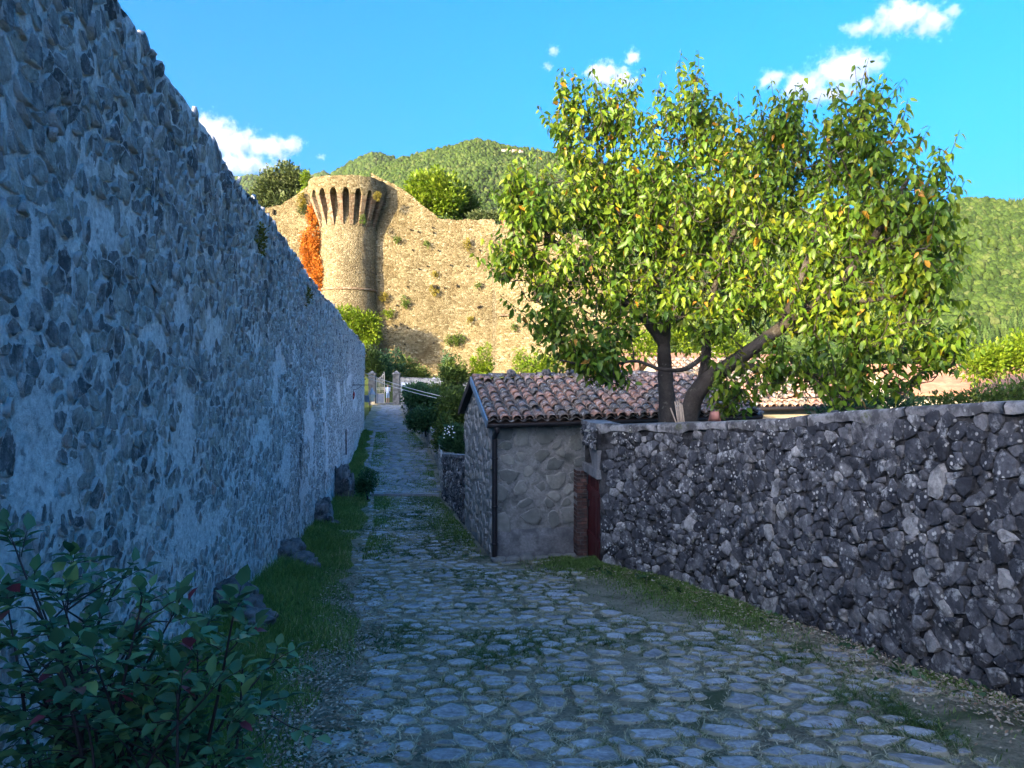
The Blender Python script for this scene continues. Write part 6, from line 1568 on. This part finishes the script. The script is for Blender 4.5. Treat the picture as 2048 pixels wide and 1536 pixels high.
# ------------------------------------------------------------------ clouds: real volumes far behind the hills
def cloud(label, blobs, D, seed, dens=.010, soft=.7, nsc=1.4, amp=1.7):
    """blobs in photograph pixels (x, y, rx, ry)"""
    C = np.array([px(b[0], b[1], D) for b in blobs]); S = np.array([[b[2], (b[2] + b[3]) * .5, b[3]] for b in blobs]) * D / F_PX
    lo = (C - S * 1.35).min(0); hi = (C + S * 1.35).max(0); c = (lo + hi) / 2; h = (hi - lo) / 2
    V, F = box(c, h * 2)
    t = NT('cloud_' + str(seed)); t.t.nodes.remove(t.b)
    nz1 = t.n('ShaderNodeTexNoise'); nz1.inputs['Scale'].default_value = nsc / (S[:, 2].mean() * 1.1); nz1.inputs['Detail'].default_value = 9; nz1.inputs['Roughness'].default_value = .66
    t.l(t.pos, nz1.inputs['Vector']); best = None
    for (cc, ss) in zip(C, S):
        mp_ = t.n('ShaderNodeVectorMath', operation='SUBTRACT'); t.l(t.pos, mp_.inputs[0]); mp_.inputs[1].default_value = tuple(cc)
        dv = t.n('ShaderNodeVectorMath', operation='DIVIDE'); t.l(mp_.outputs[0], dv.inputs[0]); dv.inputs[1].default_value = tuple(ss)
        ln = t.n('ShaderNodeVectorMath', operation='LENGTH'); t.l(dv.outputs[0], ln.inputs[0])
        sub = t.n('ShaderNodeMath', operation='SUBTRACT'); sub.inputs[0].default_value = 1.0; t.l(ln.outputs['Value'], sub.inputs[1])
        if best is None: best = sub.outputs[0]
        else:
            mx = t.n('ShaderNodeMath', operation='MAXIMUM'); t.l(best, mx.inputs[0]); t.l(sub.outputs[0], mx.inputs[1]); best = mx.outputs[0]
    nm = t.n('ShaderNodeMath', operation='MULTIPLY_ADD'); t.l(nz1.outputs[0], nm.inputs[0]); nm.inputs[1].default_value = amp * 2; nm.inputs[2].default_value = -amp
    ad = t.n('ShaderNodeMath', operation='ADD'); t.l(best, ad.inputs[0]); t.l(nm.outputs[0], ad.inputs[1])
    mr = t.n('ShaderNodeMapRange'); mr.interpolation_type = 'SMOOTHSTEP'; t.l(ad.outputs[0], mr.inputs[0]); mr.inputs[1].default_value = .10; mr.inputs[2].default_value = .10 + soft; mr.inputs[3].default_value = 0; mr.inputs[4].default_value = dens
    pv = t.n('ShaderNodeVolumePrincipled'); pv.inputs['Color'].default_value = (.80, .82, .86, 1); pv.inputs['Anisotropy'].default_value = .2; t.l(mr.outputs[0], pv.inputs['Density'])
    t.l(pv.outputs[0], t.out.inputs['Volume'])
    o = mk('cloud', V, F, t.m, smooth=False, loc=c); tag(o, label, 'cloud', 'fair-weather clouds'); return o
CD = 4600.0
cloud('broad grey-bottomed cloud low over the left wall', [(415, 268, 70, 42), (470, 285, 60, 36), (540, 295, 60, 26), (585, 290, 28, 20), (480, 330, 90, 22)], CD, 1)
cloud('tiny wisp right of the low left cloud', [(643, 314, 12, 7)], CD, 2, dens=.01)
cloud('cloud puff behind the top of the cherry tree', [(1205, 148, 40, 26), (1240, 158, 32, 24), (1262, 165, 16, 14)], CD, 3, dens=.018)
cloud('small round cloud above the cherry tree top', [(1264, 114, 17, 18)], CD, 4, dens=.018)
cloud('upper tiny cloud left of the cherry tree top', [(1107, 101, 14, 12)], CD, 5, dens=.012)
cloud('lower tiny cloud left of the cherry tree top', [(1096, 133, 14, 9)], CD, 6, dens=.012)
cloud('large white cloud over the right of the cherry tree', [(1545, 158, 30, 24), (1610, 172, 60, 34), (1690, 140, 70, 42), (1745, 128, 36, 24), (1660, 190, 60, 20)], CD, 7)
cloud('long bright cloud at the top right corner', [(1730, 55, 44, 18), (1800, 32, 60, 38), (1860, 40, 50, 34), (1905, 22, 22, 16)], CD, 8)

# ------------------------------------------------------------------ haze of the valley air
HAZE = 2.0e-5
hm = bpy.data.materials.new('haze'); hm.use_nodes = True; hm.node_tree.nodes.clear()
ho = hm.node_tree.nodes.new('ShaderNodeOutputMaterial'); hv = hm.node_tree.nodes.new('ShaderNodeVolumePrincipled')
hv.inputs['Color'].default_value = (.93, .96, 1., 1); hv.inputs['Density'].default_value = HAZE; hv.inputs['Anisotropy'].default_value = .1
hm.node_tree.links.new(hv.outputs[0], ho.inputs['Volume'])
V, F = box((0, 1900, 450), (9000, 4600, 1060))
USE_HAZE = True
if USE_HAZE: tag(mk('haze', V, F, hm, smooth=False, loc=(0, 1900, 450)), 'thin blue haze of the valley air', 'haze', kind='stuff')
SC.cycles.volume_step_rate = 0.6
SC.cycles.volume_max_steps = 256
